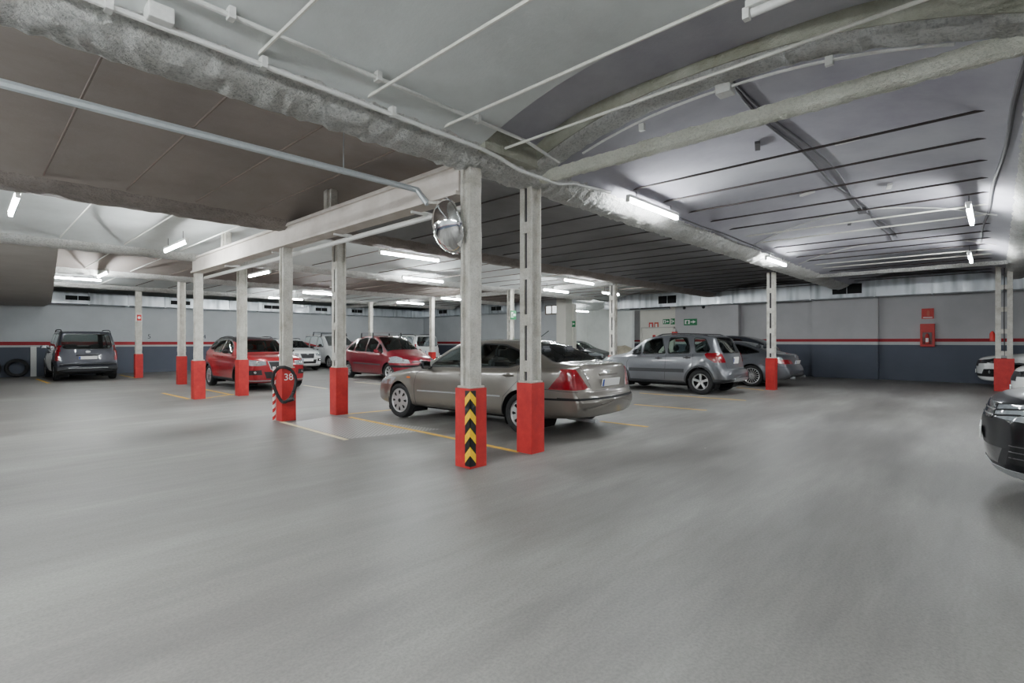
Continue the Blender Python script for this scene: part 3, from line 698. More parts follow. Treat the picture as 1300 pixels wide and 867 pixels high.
# fire cabinet and sign on right wall
yF = -2.42
t = thing('extinguisher_cabinet', 'red fire extinguisher cabinet mounted on the right-hand wall', 'cabinet', (19.45,yF,1.22))
obj('cabinet_body', box(B(), -0.16,0,-0.2,0.2,0,0.8,0.01), M['signred'], t)
obj('window_pane', box(B(), -0.17,-0.155,-0.13,0.13,0.08,0.5), M['glassdark'], t)
bm = B(); lathe(bm, [(0.001,0.0),(0.06,0.0),(0.06,0.28),(0.03,0.34),(0.001,0.36)], 16, 'Z'); e = obj('extinguisher', bm, M['signred'], t, True); e.location = (-0.2,0,0.1)
obj('white_label', box(B(), -0.265,-0.262,-0.04,0.04,0.16,0.3), M['white'], t)
t = board('fire_sign', 'square red fire extinguisher sign above the red cabinet', 'sign', 19.44,yF,2.38,0.34,0.36,'signred','-x')
pic(t,'-x',[(-0.02,-0.08),(0.05,-0.08),(0.05,0.08),(0.0,0.12),(-0.02,0.06)],'orange'); pic(t,'-x',[(-0.13,-0.15),(0.13,-0.15),(0.13,-0.12),(-0.13,-0.12)],'white',name='caption_bar')
o = thing('fire_extinguisher','small red extinguisher hung on the twin pillar at the right','extinguisher',(16.28,-4.10,1.42))
bm = B(); lathe(bm, [(0.001,0.0),(0.06,0.0),(0.06,0.2),(0.03,0.26),(0.001,0.28)], 16, 'Z'); obj('cylinder', bm, M['signred'], o, True)
t = board('fire_sign', 'red and white sign on the leftmost pillar', 'sign', 0.875,19.94,2.3,0.2,0.28,'white','-y'); pic(t,'-y',[(-0.075,-0.115),(0.075,-0.115),(0.075,0.115),(-0.075,0.115)],'signred'); pic(t,'-y',[(0.05*math.cos(q),0.05*math.sin(q)) for q in [i*PI/5 for i in range(10)]],'white',0.026)
t.location = (0.875,19.935,2.32)
# stencilled bay numbers on left wall
for s, v in (('5',2.05),('4',4.3)):
    o = text_mesh('bay_number', s, 0.28, M['ink'], None, Matrix.Translation((v,23.998,1.62)) @ Matrix.Rotation(PI/2,4,'X'), 0.002)
    tag(o, 'stencilled digit on the left wall beside the '+('leftmost pillar' if s == '5' else 'tail of the red crossover'), 'number')
# white strip on left wall dado
o = obj('wall_pipe', box(B(), -1.93,-1.75,23.9,24.0,0.0,1.2,0.01), M['white']); tag(o, 'white vertical strip on the slate dado beside the leaning tyre', 'pipe')
# leaning tyres
for i,(v,l) in enumerate(((-2.33,'black tyre leaning against the left wall beside the white strip'),(-3.12,'black tyre leaning at the very left edge of the photo'))):
    o = obj('tyre', tyre_mesh(0.36,0.22,0.24), M['rubber'], None, True); o.location = (v,23.80,0.36); o.rotation_euler = (-0.12,0,0); tag(o, l, 'tyre', 'tyres against the left wall')

# ------------------------------------------------------------------ floor markings
def line(label, p, q, w=0.09, mat='yellow'):
    p = Vector((*p,0)); q = Vector((*q,0)); d = (q-p).normalized(); n = Vector((-d.y,d.x,0))*w/2
    L = (q-p).length; N = max(2,int(L/0.25)); bm = B(); prev = None
    for i in range(N+1):
        c = p+(q-p)*i/N; j = random.uniform(0.9,1.05)
        a, b = bm.verts.new(c+n*j+Vector((0,0,0.003))), bm.verts.new(c-n*j+Vector((0,0,0.003)))
        if prev: bm.faces.new((prev[0],prev[1],b,a))
        prev = (a,b)
    o = obj('parking_line', bm, M[mat]); tag(o, label, 'floor line')
def F(px, py):
    Y = 1.4*656/(py-433.5); return G((px-650)/656*Y, Y)
line('yellow bay line running past the chevron pillar left of the grey hatchback', F(444,529.5), F(659,574))
line('yellow line crossing in front of the nose of the grey hatchback', F(438,526), F(497,520.5))
line('pale yellow line edging the steel floor plate', F(357,535.5), F(440,558.5), 0.08, 'whiteline')
line('yellow bay line emerging right of the rear wheel of the grey hatchback', F(762,535), F(823,542), 0.09, 'yellow')
line('nearer of the two yellow lines between the hatchback and the grey crossover', F(805,513.5), F(897,521))
line('farther of the two yellow lines between the hatchback and the grey crossover', F(812,499), F(947,508.5))
line('yellow line behind the rear wheel of the silver coupe', F(935,492), F(970,495.5))
line('yellow line in front of the red car between two pillars', F(257,494), F(296,501.5))
line('yellow line joining the two pillars beside the red car', F(258,506), F(296,500.5), 0.09)
line('short yellow line left of the leftmost red pillar base', F(206,499), F(240,506.5), 0.09)
line('pale floor line behind the numbered pillar', F(385,489), F(415,493.5), 0.09, 'whiteline')
line('pale floor line in front of the burgundy car', F(450,485), F(484,488), 0.09, 'whiteline')
line('short yellow line left of the grey van', F(46,481), F(62,486.5), 0.09)
line('short yellow line right of the grey van', F(152,476), F(172,480), 0.09)
bm = B(); P = [F(366,537),F(420,528.5),F(560,545),F(444,557)]
f = [bm.verts.new((p[0],p[1],0.002)) for p in P]; bm.faces.new(f); o = obj('floor_plate', bm, M['grate']); tag(o, 'chequered steel floor plate between the numbered pillar and the hatchback', 'floor plate')
# ------------------------------------------------------------------ cars
from mathutils.bvhtree import BVHTree
def pchip(pts):
    xs = [p[0] for p in pts]; ys = [p[1] for p in pts]; n = len(xs)
    h = [xs[i+1]-xs[i] for i in range(n-1)]; d = [(ys[i+1]-ys[i])/h[i] for i in range(n-1)]
    m = [0]*n; m[0] = d[0]; m[-1] = d[-1]
    for i in range(1,n-1):
        if d[i-1]*d[i] <= 0: m[i] = 0
        else:
            w1 = 2*h[i]+h[i-1]; w2 = h[i]+2*h[i-1]; m[i] = (w1+w2)/(w1/d[i-1]+w2/d[i])
    def f(x):
        if x <= xs[0]: return ys[0]
        if x >= xs[-1]: return ys[-1]
        i = max(j for j in range(n-1) if xs[j] <= x); t = (x-xs[i])/h[i]
        return (ys[i]*(1+2*t)*(1-t)**2+m[i]*h[i]*t*(1-t)**2+ys[i+1]*t*t*(3-2*t)+m[i+1]*h[i]*t*t*(t-1))
    return f
def inpoly(p, poly):
    x, y = p; c = False; j = len(poly)-1
    for i in range(len(poly)):
        xi, yi = poly[i]; xj, yj = poly[j]
        if (yi > y) != (yj > y) and x < (xj-xi)*(y-yi)/(yj-yi+1e-12)+xi: c = not c
        j = i
    return c
def rounded(poly, r=0.04, n=3):
    """round the corners of a 2-D outline"""
    out = []; N = len(poly)
    for i in range(N):
        p0, p1, p2 = Vector(poly[i-1]), Vector(poly[i]), Vector(poly[(i+1)%N])
        a = p0-p1; b = p2-p1; la, lb = a.length, b.length; rr = min(r, la*0.4, lb*0.4)
        a = p1+a/la*rr; b = p1+b/lb*rr
        for k in range(n+1):
            t = k/n; q = a*(1-t)**2+p1*2*t*(1-t)+b*t*t; out.append((q.x,q.y))
    return out
def grow(poly, d):
    cx = sum(p[0] for p in poly)/len(poly); cy = sum(p[1] for p in poly)/len(poly); out = []
    N = len(poly); area = sum(poly[i][0]*poly[(i+1)%N][1]-poly[(i+1)%N][0]*poly[i][1] for i in range(N)); s = 1 if area > 0 else -1
    for i in range(N):
        p0, p1, p2 = Vector(poly[i-1]), Vector(poly[i]), Vector(poly[(i+1)%N])
        e1 = (p1-p0).normalized(); e2 = (p2-p1).normalized()
        n1 = Vector((e1.y,-e1.x))*s; n2 = Vector((e2.y,-e2.x))*s; n = (n1+n2)
        if n.length < 1e-6: n = n1
        n.normalize(); k = d/max(0.5, n.dot(n1)); out.append((p1.x+n.x*k, p1.y+n.y*k))
    return out
class Body:
    def __init__(s, sp):
        s.sp = sp; s.L, s.W, s.H = sp['L'], sp['W'], sp['H']; s.C = pchip(sp['C']); s.Bt = pchip(sp['B']); s.Z = pchip(sp['Z'])
        s.Wr = pchip(sp['Wr']); s.roofr = sp.get('roofr', 0.74); s.hoodr = sp.get('hoodr', 0.80)
        s.keys = {}; s.bm = B(); s.build()
    def section(s, x):
        W2 = s.W/2; w = W2*s.Wr(x); zc = s.C(x); zb = min(s.Bt(x), zc-0.015); zt = s.Z(x); k = zc-zb
        g = max(0, min(1, (k-0.12)/0.22)); g = g*g*(3-2*g)
        yb = w*0.945; yr = w*(s.hoodr*(1-g)+s.roofr*g); hh = zb-zt; cr = s.sp.get('crown', 0.88)
        crn = 0.72*(1-g)+cr*g
        P = [(0,zt),(0.55*w,zt),(0.86*w,zt+0.005),(0.955*w,zt+0.05),(0.985*w,zt+0.22*hh),(1.0*w,zt+0.45*hh),(1.0*w,zt+0.68*hh),(0.985*w,zt+0.88*hh),(0.965*w,zb-0.015),(yb,zb)]
        side = [(yb*(1-t)+yr*t+0.018*g*math.sin(t*PI), zb+crn*k*t) for t in (0.2,0.4,0.6,0.8,1.0)]
        top = [(yr*0.965,zb+(crn+0.045*(1 if g>0.5 else 1.5))*k),(yr*0.88,zb+(crn+(1-crn)*0.62)*k),(yr*0.7,zb+(crn+(1-crn)*0.85)*k),(yr*0.45,zb+(crn+(1-crn)*0.95)*k),(yr*0.2,zb+(crn+(1-crn)*0.99)*k),(0,zc)]
        P = P+side+top
        out = []
        for i in range(len(P)-1):
            m = s.sp.get('sub', 2) if i in (3,4,5,6) or i >= 9 else 1
            for j in range(m): out.append((P[i][0]+(P[i+1][0]-P[i][0])*j/m, P[i][1]+(P[i+1][1]-P[i][1])*j/m))
        out.append(P[-1])
        # wheel arch flare
        res = []
        for y, z in out:
            for xw in (s.sp['fo'], s.sp['fo']+s.sp['wb']):
                d = math.hypot(x-xw, z-s.sp['r'])
                R = s.sp['r']+s.sp.get('gap',0.05)
                if d < R+0.16 and y > 0.7*w: y += s.sp.get('flare',0.018)*max(0,1-(max(0,d-R)/0.14))**1.5
            res.append((y,z))
        return res
    def build(s):
        L = s.L; n = s.sp.get('nx', 64); xs = sorted(set([round(L*i/n,4) for i in range(n+1)]+[0.015,0.035,0.06,L-0.015,L-0.035,L-0.06]+[p[0] for p in s.sp['C']]))
        xx = [xs[0]]
        for x in xs[1:]:
            if x-xx[-1] > 0.012: xx.append(x)
        xx[-1] = L
        bm = s.bm; rings = []
        for x in xx:
            P = s.section(x); ring = [bm.verts.new((x,y,z)) for y,z in P]+[bm.verts.new((x,-y,z)) for y,z in reversed(P[1:-1])]
            rings.append(ring)
        m = len(rings[0])
        for A, C in zip(rings, rings[1:]):
            for j in range(m): bm.faces.new((A[j],A[(j+1)%m],C[(j+1)%m],C[j]))
        for ring, sgn in ((rings[0],-1),(rings[-1],1)):
            zm = sum(v.co.z for v in ring)/m; prev = ring; x = ring[0].co.x
            for f in (0.97,0.85,0.6,0.3):
                new = [bm.verts.new((x+sgn*0.03*(1-f**2), v.co.y*f, zm+(v.co.z-zm)*f)) for v in ring]
                for j in range(m): bm.faces.new((prev[j],prev[(j+1)%m],new[(j+1)%m],new[j]))
                prev = new
            c = bm.verts.new((x+sgn*0.03,0,zm))
            for j in range(m): bm.faces.new((prev[j],prev[(j+1)%m],c))
        bmesh.ops.recalc_face_normals(bm, faces=bm.faces); bm.normal_update()
    def carve(s, key, mat, poly, axis, region=None, off=0.0, split=True, delete=False, body=False):
        """cut an outline (seen along an axis) into the shell and give the faces inside to a part"""
        W, L = s.W, s.L; bm = s.bm; ia, ib = {'y':(0,2),'x':(1,2),'z':(1,0)}[axis]
        polys = [poly] if axis == 'y' else ([poly, [(-a,b) for a,b in poly]] if split else [poly])
        for pi, poly in enumerate(polys):
            ax = [p[0] for p in poly]; bx_ = [p[1] for p in poly]; a0,a1,b0,b1 = min(ax),max(ax),min(bx_),max(bx_)
            def ok(f, c, n):
                if axis == 'y': return abs(c.y) > 0.30*W and (abs(n.y) > 0.30 or region == 'any')
                if axis == 'z': return n.z > 0.12 and (region is None or region(c))
                if region == 'front': return c.x < 0.8 and n.x < -0.12
                if region == 'rear': return c.x > L-(1.0) and n.x > 0.12
                return True
            fs = []
            for f in bm.faces:
                vs = f.verts; aa = [v.co[ia] for v in vs]; bb = [v.co[ib] for v in vs]
                if max(aa) < a0-1e-4 or min(aa) > a1+1e-4 or max(bb) < b0-1e-4 or min(bb) > b1+1e-4: continue
                if ok(f, f.calc_center_median(), f.normal): fs.append(f)
            N = len(poly)
            for i in range(N):
                p, q = poly[i], poly[(i+1)%N]; d = (q[0]-p[0], q[1]-p[1]); l = math.hypot(*d)
                if l < 1e-5: continue
                co = [0,0,0]; no = [0,0,0]; co[ia], co[ib] = p; no[ia], no[ib] = d[1]/l, -d[0]/l
                # only faces whose extent touches the edge's box
                e0,e1 = min(p[0],q[0])-0.02,max(p[0],q[0])+0.02; g0,g1 = min(p[1],q[1])-0.02,max(p[1],q[1])+0.02
                near, far = [], []
                for f in fs:
                    aa = [v.co[ia] for v in f.verts]; bb = [v.co[ib] for v in f.verts]
                    (far if (max(aa) < e0 or min(aa) > e1 or max(bb) < g0 or min(bb) > g1) else near).append(f)
                if not near: continue
                geom = list({v for f in near for v in f.verts})+list({e for f in near for e in f.edges})+near
                r = bmesh.ops.bisect_plane(bm, geom=geom, dist=1e-5, plane_co=co, plane_no=no)
                fs = far+[g for g in r['geom'] if isinstance(g, bmesh.types.BMFace)]
            hit = []
            for f in fs:
                c = f.calc_center_median()
                if inpoly((c[ia], c[ib]), poly): hit.append(f)
            if delete: bmesh.ops.delete(bm, geom=hit, context='FACES'); continue
            for f in hit:
                c = f.calc_center_median(); sd = (1 if c.y > 0 else -1) if split else 0
                kk = (key, sd)
                if kk not in s.keys: s.keys[kk] = (len(s.keys)+1, mat, off)
                f.material_index = s.keys[kk][0]
    def bow(s):
        L, W = s.L, s.W; bf, br, bw = s.sp.get('bow', (0.24,0.12,0.10)); c0, c1 = s.sp['ws']
        for v in s.bm.verts:
            x, y, z = v.co; t = min(1.2,abs(y)/(W/2)); zb = s.Bt(x)
            dx = bf*t**2.4*max(0,1-x/1.1)**1.3 - br*t**2.4*max(0,1-(L-x)/0.9)**1.3
            if z > zb-0.02 and c0-0.25 < x < c1+0.25:
                k = math.sin(PI*(x-c0+0.25)/(c1-c0+0.5)); dx += bw*k*t**2
            v.co.x = x+dx
    def hit(s, y, z, front=True):
        r = s.bvh.ray_cast(Vector((6 if front else -6, y, z)), Vector((-1 if front else 1, 0, 0)))
        return r[0].x if r[0] is not None else None
    def emit(s, root, paintm):
        bm = s.bm; s.bow(); sp = s.sp
        x0 = sp['fo']+sp['wb']/2
        for v in bm.verts: v.co.x = x0-v.co.x
        bmesh.ops.recalc_face_normals(bm, faces=bm.faces); bm.normal_update()
        s.bvh = BVHTree.FromBMesh(bm)
        vn = {v.index: v.normal.copy() for v in bm.verts}; bm.verts.index_update(); vn = {v: v.normal.copy() for v in bm.verts}
        groups = {}
        for f in bm.faces: groups.setdefault(f.material_index, []).append(f)
        body_mats = [paintm, M['black'], M['blackmatt'], M['cladding']]
        inv = {i:(k,m,o) for k,(i,m,o) in s.keys.items()}
        bodyslots = {'seam':1, 'dark':2, 'cladding':3}
        nb = B(); vm = {}
        objs = []
        def add(tb, vmap, fs, off, mi=0):
            for f in fs:
                vs = []
                for v in f.verts:
                    if v not in vmap: vmap[v] = tb.verts.new(v.co+vn[v]*off)
                    vs.append(vmap[v])
                try: nf = tb.faces.new(vs); nf.material_index = mi
                except ValueError: pass
        for idx, fs in groups.items():
            if idx == 0: add(nb, vm, fs, 0, 0)
            elif inv[idx][1] in bodyslots: add(nb, vm, fs, 0, bodyslots[inv[idx][1]])
        def fin(name, tb, mats, skirt=0):
            if skirt:
                be = [e for e in tb.edges if len(e.link_faces) == 1]
                nrm = {v: v.normal.copy() for e in be for v in e.verts}
                r = bmesh.ops.extrude_edge_only(tb, edges=be)
                nv = [g for g in r['geom'] if isinstance(g, bmesh.types.BMVert)]
                tb.normal_update()
                for v in nv:
                    src = min(nrm, key=lambda q: (q.co-v.co).length_squared); v.co = v.co-nrm[src]*skirt
            for f in tb.faces: f.smooth = True
            for e in tb.edges:
                if len(e.link_faces) == 2 and e.calc_face_angle(0) > math.radians(32): e.smooth = False
            me = bpy.data.meshes.new(name); tb.to_mesh(me); tb.free(); return link(name, me, mats, root)
        b = fin('car_body', nb, body_mats)
        for idx, fs in groups.items():
            if idx == 0 or inv[idx][1] in bodyslots: continue
            (key, sd), mat, off = inv[idx]
            tb = B(); add(tb, {}, fs, off); tb.normal_update()
            fin(key, tb, M[mat] if isinstance(mat,str) else mat, skirt=(off+0.006) if off > 0 else 0)
        bm.free(); return b
def wheel(root, x, y, r, w, style, side, rim=None):
    rr = rim or r*0.66
    t = obj('wheel', tyre_mesh(r, w, rr, 36), M['rubber'], root, True); t.location = (x,y,r)
    if side < 0: t.rotation_euler = (0,0,PI)
    yo = w*0.36
    bm = B(); lathe(bm, [(0.001,-0.02),(rr*0.9,-0.02),(rr+0.004,0.02),(rr+0.008,yo)], 36); d = obj('wheel_well_disc', bm, M['blackmatt'], t, True)
    bm = B(); lathe(bm, [(rr*0.9,yo-0.035),(rr*0.91,yo),(rr*0.98,yo+0.012),(rr+0.008,yo+0.002),(rr+0.006,yo-0.03),(rr*0.9,yo-0.035)], 40)
    if style == 'cap':
        lathe(bm, [(0.001,yo+0.012),(rr*0.3,yo+0.012),(rr*0.92,yo)], 40)
        rim_o = obj('rim', bm, M['alloy'], t, True)
        bm = B()
        for k in range(8):
            q = 2*PI*k/8; 
            poly = [(rr*0.52,-0.010),(rr*0.80,-0.026),(rr*0.86,0.0),(rr*0.80,0.026),(rr*0.52,0.010)]
            f = [bm.verts.new((a*math.cos(q)-b*math.sin(q), yo+0.014-(a/rr-0.3)*0.012, a*math.sin(q)+b*math.cos(q))) for a,b in poly]; bm.faces.new(f)
        obj('rim_hole', bm, M['blackmatt'], t)
        bm = B(); lathe(bm, [(0.001,yo+0.018),(rr*0.14,yo+0.018),(rr*0.17,yo+0.012)], 20); obj('hub_cap', bm, M['black'], t, True)
    else:
        n, w0, w1 = {'five':(5,0.036,0.040),'five2':(5,0.026,0.05),'ten':(10,0.018,0.020),'multi':(18,0.010,0.012),'seven':(7,0.022,0.028)}[style]
        for k in range(n):
            q = 2*PI*k/n+0.3
            sec = [(rr*0.12,w0),(rr*0.5,w0*0.9),(rr*0.93,w1)]; ringsv = []
            for i,(a,hw) in enumerate(sec):
                yy = yo-0.004-(0.012 if i == 0 else 0)
                ringsv.append([bm.verts.new((a*math.cos(q)-b*math.sin(q), c, a*math.sin(q)+b*math.cos(q))) for b,c in ((-hw,yy-0.03),(-hw*0.8,yy),(hw*0.8,yy),(hw,yy-0.03))])
            for A,C in zip(ringsv, ringsv[1:]):
                for j in range(3): bm.faces.new((A[j],A[j+1],C[j+1],C[j]))
        lathe(bm, [(0.001,yo-0.008),(rr*0.16,yo-0.008),(rr*0.24,yo-0.02)], 24)
        obj('rim', bm, M['alloy'], t, True)
        bm = B(); lathe(bm, [(0.001,yo-0.004),(rr*0.10,yo-0.005),(rr*0.12,yo-0.012)], 16); obj('hub_cap', bm, M['trim_silver'], t, True)
    return t
def seat(root, x, y, z, w=0.46, name='seat'):
    bm = B(); box(bm, x-0.25,x+0.25,y-w/2,y+w/2,z-0.12,z+0.05,0.05)
    m = Matrix.Translation((x-0.27,y,z+0.28)) @ Matrix.Rotation(-0.22,4,'Y') @ Matrix.Diagonal((0.13,w,0.62,1)); r = bmesh.ops.create_cube(bm, size=1, matrix=m)
    bmesh.ops.bevel(bm, geom=list({e for v in r['verts'] for e in v.link_edges}), offset=0.04, segments=2, affect='EDGES')
    m = Matrix.Translation((x-0.36,y,z+0.69)) @ Matrix.Rotation(-0.22,4,'Y') @ Matrix.Diagonal((0.09,0.24,0.17,1)); r = bmesh.ops.create_cube(bm, size=1, matrix=m)
    bmesh.ops.bevel(bm, geom=list({e for v in r['verts'] for e in v.link_edges}), offset=0.035, segments=2, affect='EDGES')
    return obj(name, bm, M['fabric'], root, True)
PAINTS = {}
def build_car(sp, label, x, y, heading, paintm):
    root = thing('car', label, 'car', (x,y,0), heading, 'parked cars' if False else None)
    s = Body(sp); W, L, H = s.W, s.L, s.H; fo, wb, r = sp['fo'], sp['wb'], sp['r']; R = r+sp.get('gap',0.05)
    X = lambda xx: fo+wb/2-xx
    if sp.get('clad'):       # dark plastic sills and arch rims
        z1 = sp['clad']
        s.carve('cladding','cladding',[(fo+R,0.0),(fo+wb-R,0.0),(fo+wb-R,z1),(fo+R,z1)],'y','any')
        for xw in (fo, fo+wb): s.carve('cladding','cladding',[(xw+(R+0.055)*math.cos(a),max(0.05,r+(R+0.055)*math.sin(a))) for a in [2*PI*i/24 for i in range(24)]],'y','any')
    for c in sp['cuts']:
        s.carve(**c)
    for p in sp.get('windows', []):
        p_ = rounded(p['poly'], 0.05)
        s.carve('window_surround','seam', grow(p_, 0.022), 'y', None)
        s.carve('side_window', p.get('mat','glass'), p_, 'y', None, -0.004)
    for z in sp.get('seams', []):
        for a, b in zip(z, z[1:]):
            d = Vector(b)-Vector(a); n = Vector((-d.y,d.x)).normalized()*0.0045
            a_, b_ = Vector(a), Vector(b); s.carve('door_seam','seam',[tuple(a_+n),tuple(b_+n),tuple(b_-n),tuple(a_-n)],'y',None)
    for xw in (fo, fo+wb):
        s.carve('arch','x',[(xw+R*math.cos(a), r+R*math.sin(a)) for a in [2*PI*i/28 for i in range(28)]],'y','any', delete=True)
        s.carve('arch','x',[(xw-R*0.985,-0.1),(xw+R*0.985,-0.1),(xw+R*0.985,r),(xw-R*0.985,r)],'y','any', delete=True)
    wmax = {xw: s.W/2*s.Wr(xw) for xw in (fo, fo+wb)}
    s.emit(root, paintm)
    for xw in (fo, fo+wb):
        for sd in (-1, 1):
            yo = sd*(wmax[xw]+0.006); yi = sd*(W/2-0.42); bm = B(); N = 24; A, C, D = [], [], []
            for i in range(N+1):
                a = -0.55+(PI+1.1)*i/N; z = max(0.10, r+R*math.sin(a)); xx = X(xw)+R*math.cos(a)
                k = abs(math.sin(a)) if math.sin(a) > 0 else 0
                # follow the shell's narrowing high up
                rc = s.bvh.ray_cast(Vector((xx+0.012*math.cos(a), sd*3, r+(R+0.012)*math.sin(a))), Vector((0,-sd,0)))
                yy = (rc[0].y-sd*0.006) if rc[0] is not None and abs(rc[0].y) > W*0.36 else yo*0.93
                A.append(bm.verts.new((xx,yy,z))); C.append(bm.verts.new((xx,yi,z)))
            for i in range(N): bm.faces.new((A[i],A[i+1],C[i+1],C[i]))
            bm.faces.new(C); obj('wheel_arch_liner', bm, M['blackmatt'], root)
            wheel(root, X(xw), sd*(wmax[xw]-sp.get('tw',0.205)/2-0.012), r, sp.get('tw',0.205), sp['rim'], sd, sp.get('rimr'))
    # underside and cabin
    bm = B(); box(bm, X(L-0.95), X(0.7), -W*0.34, W*0.34, 0.19, 0.36); obj('underbody', bm, M['blackmatt'], root)
    if sp.get('cabin', True):
        cw0, cw1 = sp['ws']; zbm = s.Bt((cw0+L)/2); xe = sp.get('cabin_end', L-0.75)
        bm = B(); box(bm, X(xe), X(cw1-0.1), -W*0.42, W*0.42, 0.34, 0.40); 
        box(bm, X(cw1-0.25), X(cw0+0.05), -W*0.42, W*0.42, 0.45, zbm-0.01, 0.05); obj('dashboard', bm, M['fabric'], root)
        sx = cw1+0.35
        seat(root, X(sx), 0.36, 0.52); seat(root, X(sx), -0.36, 0.52); seat(root, X(sx+0.85), 0.33, 0.54, 0.6, 'rear_seat'); seat(root, X(sx+0.85), -0.33, 0.54, 0.6, 'rear_seat')
        c = Vector((X(cw1-0.02),0.36,zbm+0.02)); bm = B(); tube(bm, [c+Vector((0.07*math.sin(q),0.18*math.cos(q),0.17*math.sin(q))) for q in [2*PI*i/20 for i in range(20)]], 0.014, 6, True); box(bm, c.x-0.02,c.x+0.2,c.y-0.05,c.y+0.05,c.z-0.06,c.z+0.03); obj('steering_wheel', bm, M['black'], root, True)
        if sp.get('shelf'):
            a, b, z = sp['shelf']; obj('parcel_shelf', box(B(), X(b),X(a),-W*0.38,W*0.38,z-0.03,z), M['fabric'], root)
    # mirrors and handles
    mx, mz = sp['mirror']
    for sd in (-1, 1):
        bm = B(); y0 = W/2*0.93; m = Matrix.Translation((X(mx),sd*(y0+0.13),mz)) @ Matrix.Diagonal((0.13,0.21,0.15,1)); rr = bmesh.ops.create_cube(bm, size=1, matrix=m)
        for v in rr['verts']:
            if v.co.x > X(mx): v.co.y = sd*(y0+0.13)+(v.co.y-sd*(y0+0.13))*0.75; v.co.z = mz+(v.co.z-mz)*0.7
        bmesh.ops.bevel(bm, geom=list({e for v in rr['verts'] for e in v.link_edges}), offset=0.04, segments=3, affect='EDGES')
        box(bm, X(mx)-0.03,X(mx)+0.05,min(sd*(y0-0.04),sd*(y0+0.06)),max(sd*(y0-0.04),sd*(y0+0.06)),mz-0.07,mz-0.03,0.01)
        o = obj('door_mirror', bm, paintm if sp.get('mirror_paint') else M['black'], root, True)
        gl = obj('mirror_glass', box(B(), X(mx)-0.069,X(mx)-0.064,sd*(y0+0.13)-0.075,sd*(y0+0.13)+0.075,mz-0.05,mz+0.05), M['mirror'], o)
    for hx, hz in sp.get('handles', []):
        for sd in (-1, 1):
            yy = W/2*s.Wr(hx)*0.985+0.005
            bm = B(); tube(bm, [(X(hx)-0.10,sd*(yy-0.012),hz),(X(hx)-0.07,sd*(yy+0.018),hz+0.003),(X(hx)+0.07,sd*(yy+0.018),hz),(X(hx)+0.10,sd*(yy-0.012),hz-0.003)], 0.013, 8)
            lathe(bm, [(0.001,sd*0.002),(0.045,sd*0.001)], 16, 'Y', (X(hx),sd*(yy-0.003),hz-0.004)); obj('door_handle', bm, paintm if not sp.get('dark_handles') else M['cable'], root, True)
    # moulding strips
    for (a, b, z0, z1, mt) in sp.get('strips', []):
        for sd in (-1, 1):
            bm = B(); n = 14
            for i in range(n):
                xa = a+(b-a)*i/n; xb = a+(b-a)*(i+1)/n
                ya = W/2*s.Wr(xa)+0.0; yb = W/2*s.Wr(xb)
                vs = [(X(xa),sd*(ya+0.012),z0[0]+(z1[0]-z0[0])*i/n),(X(xb),sd*(yb+0.012),z0[0]+(z1[0]-z0[0])*(i+1)/n),(X(xb),sd*(yb+0.012),z0[1]+(z1[1]-z0[1])*(i+1)/n),(X(xa),sd*(ya+0.012),z0[1]+(z1[1]-z0[1])*i/n)]
                f = [bm.verts.new(v) for v in vs]; bm.faces.new(f)
                g2 = [bm.verts.new((v[0],v[1]-sd*0.03,v[2])) for v in vs]
                bm.faces.new((f[0],f[1],g2[1],g2[0])); bm.faces.new((f[3],f[2],g2[2],g2[3]))
                if i == 0: bm.faces.new((f[0],f[3],g2[3],g2[0]))
                if i == n-1: bm.faces.new((f[1],f[2],g2[2],g2[1]))
            obj('side_moulding', bm, paintm if mt == 'paint' else M[mt], root)
    # number plates
    for nm, px, pz, tilt in sp.get('plates', []):
        f = -1 if nm == 'rear' else 1; bx = max(abs(s.hit(yy, pz+zz, f > 0) or 0) for yy in (0,0.2) for zz in (-0.05,0,0.05))*f+f*0.006
        bm = B(); box(bm, -0.008,0.008,-0.26,0.26,-0.055,0.055,0.004) if not sp.get('square_plate') or nm == 'front' else box(bm, -0.008,0.008,-0.17,0.17,-0.09,0.09,0.004)
        pl = obj('number_plate', bm, M['plate'], root); pl.location = (bx,0,pz); pl.rotation_euler = (0,tilt,0)
        pl['label'] = 'blank white number plate with blue strip'
        yb = 0.215 if not sp.get('square_plate') or nm == 'front' else 0.14; yb = yb*(1 if f < 0 else -1)
        obj('blue_strip', box(B(), f*0.008 if f>0 else -0.011, 0.011 if f>0 else -0.008, yb, yb+0.04 if yb>0 else yb-0.04, -0.05, 0.05) if False else box(B(), min(f*0.007,f*0.011),max(f*0.007,f*0.011),min(yb,yb+math.copysign(0.042,yb)),max(yb,yb+math.copysign(0.042,yb)),-0.05,0.05), M['blue'], pl)
    for fn in sp.get('extra', []): fn(root, s, X, paintm)
    return root

# --- extras
def roof_rails(mat='black', a=0.9, b=3.6, yk=0.66, lift=0.05):
    def f(root, s, X, pm):
        for sd in (-1,1):
            pts = []
            for i in range(15):
                x = a+(b-a)*i/14; e = min(1,min(i,14-i)/1.6); pts.append((X(x), sd*s.W/2*yk, s.C(x)-0.055+ (lift+0.04)*e))
            bm = B(); tube(bm, pts, 0.018, 8)
            obj('roof_rail', bm, M[mat], root, True)
    return f
def roof_bars(xs, mat='trim_silver', h=0.12, yk=0.70):
    def f(root, s, X, pm):
        for x in xs:
            z = s.C(x); bm = B(); y = s.W/2*yk
            tube(bm, [(X(x),-y-0.03,z+h),(X(x),y+0.03,z+h)], 0.016, 8); o = obj('roof_bar', bm, M[mat], root, True)
            for sd in (-1,1):
                bm = B(); tube(bm, [(X(x),sd*(y+0.02),z-0.09),(X(x),sd*y,z+h-0.01)], [0.035,0.022], 8); obj('bar_foot', bm, M['black'], o, True)
    return f
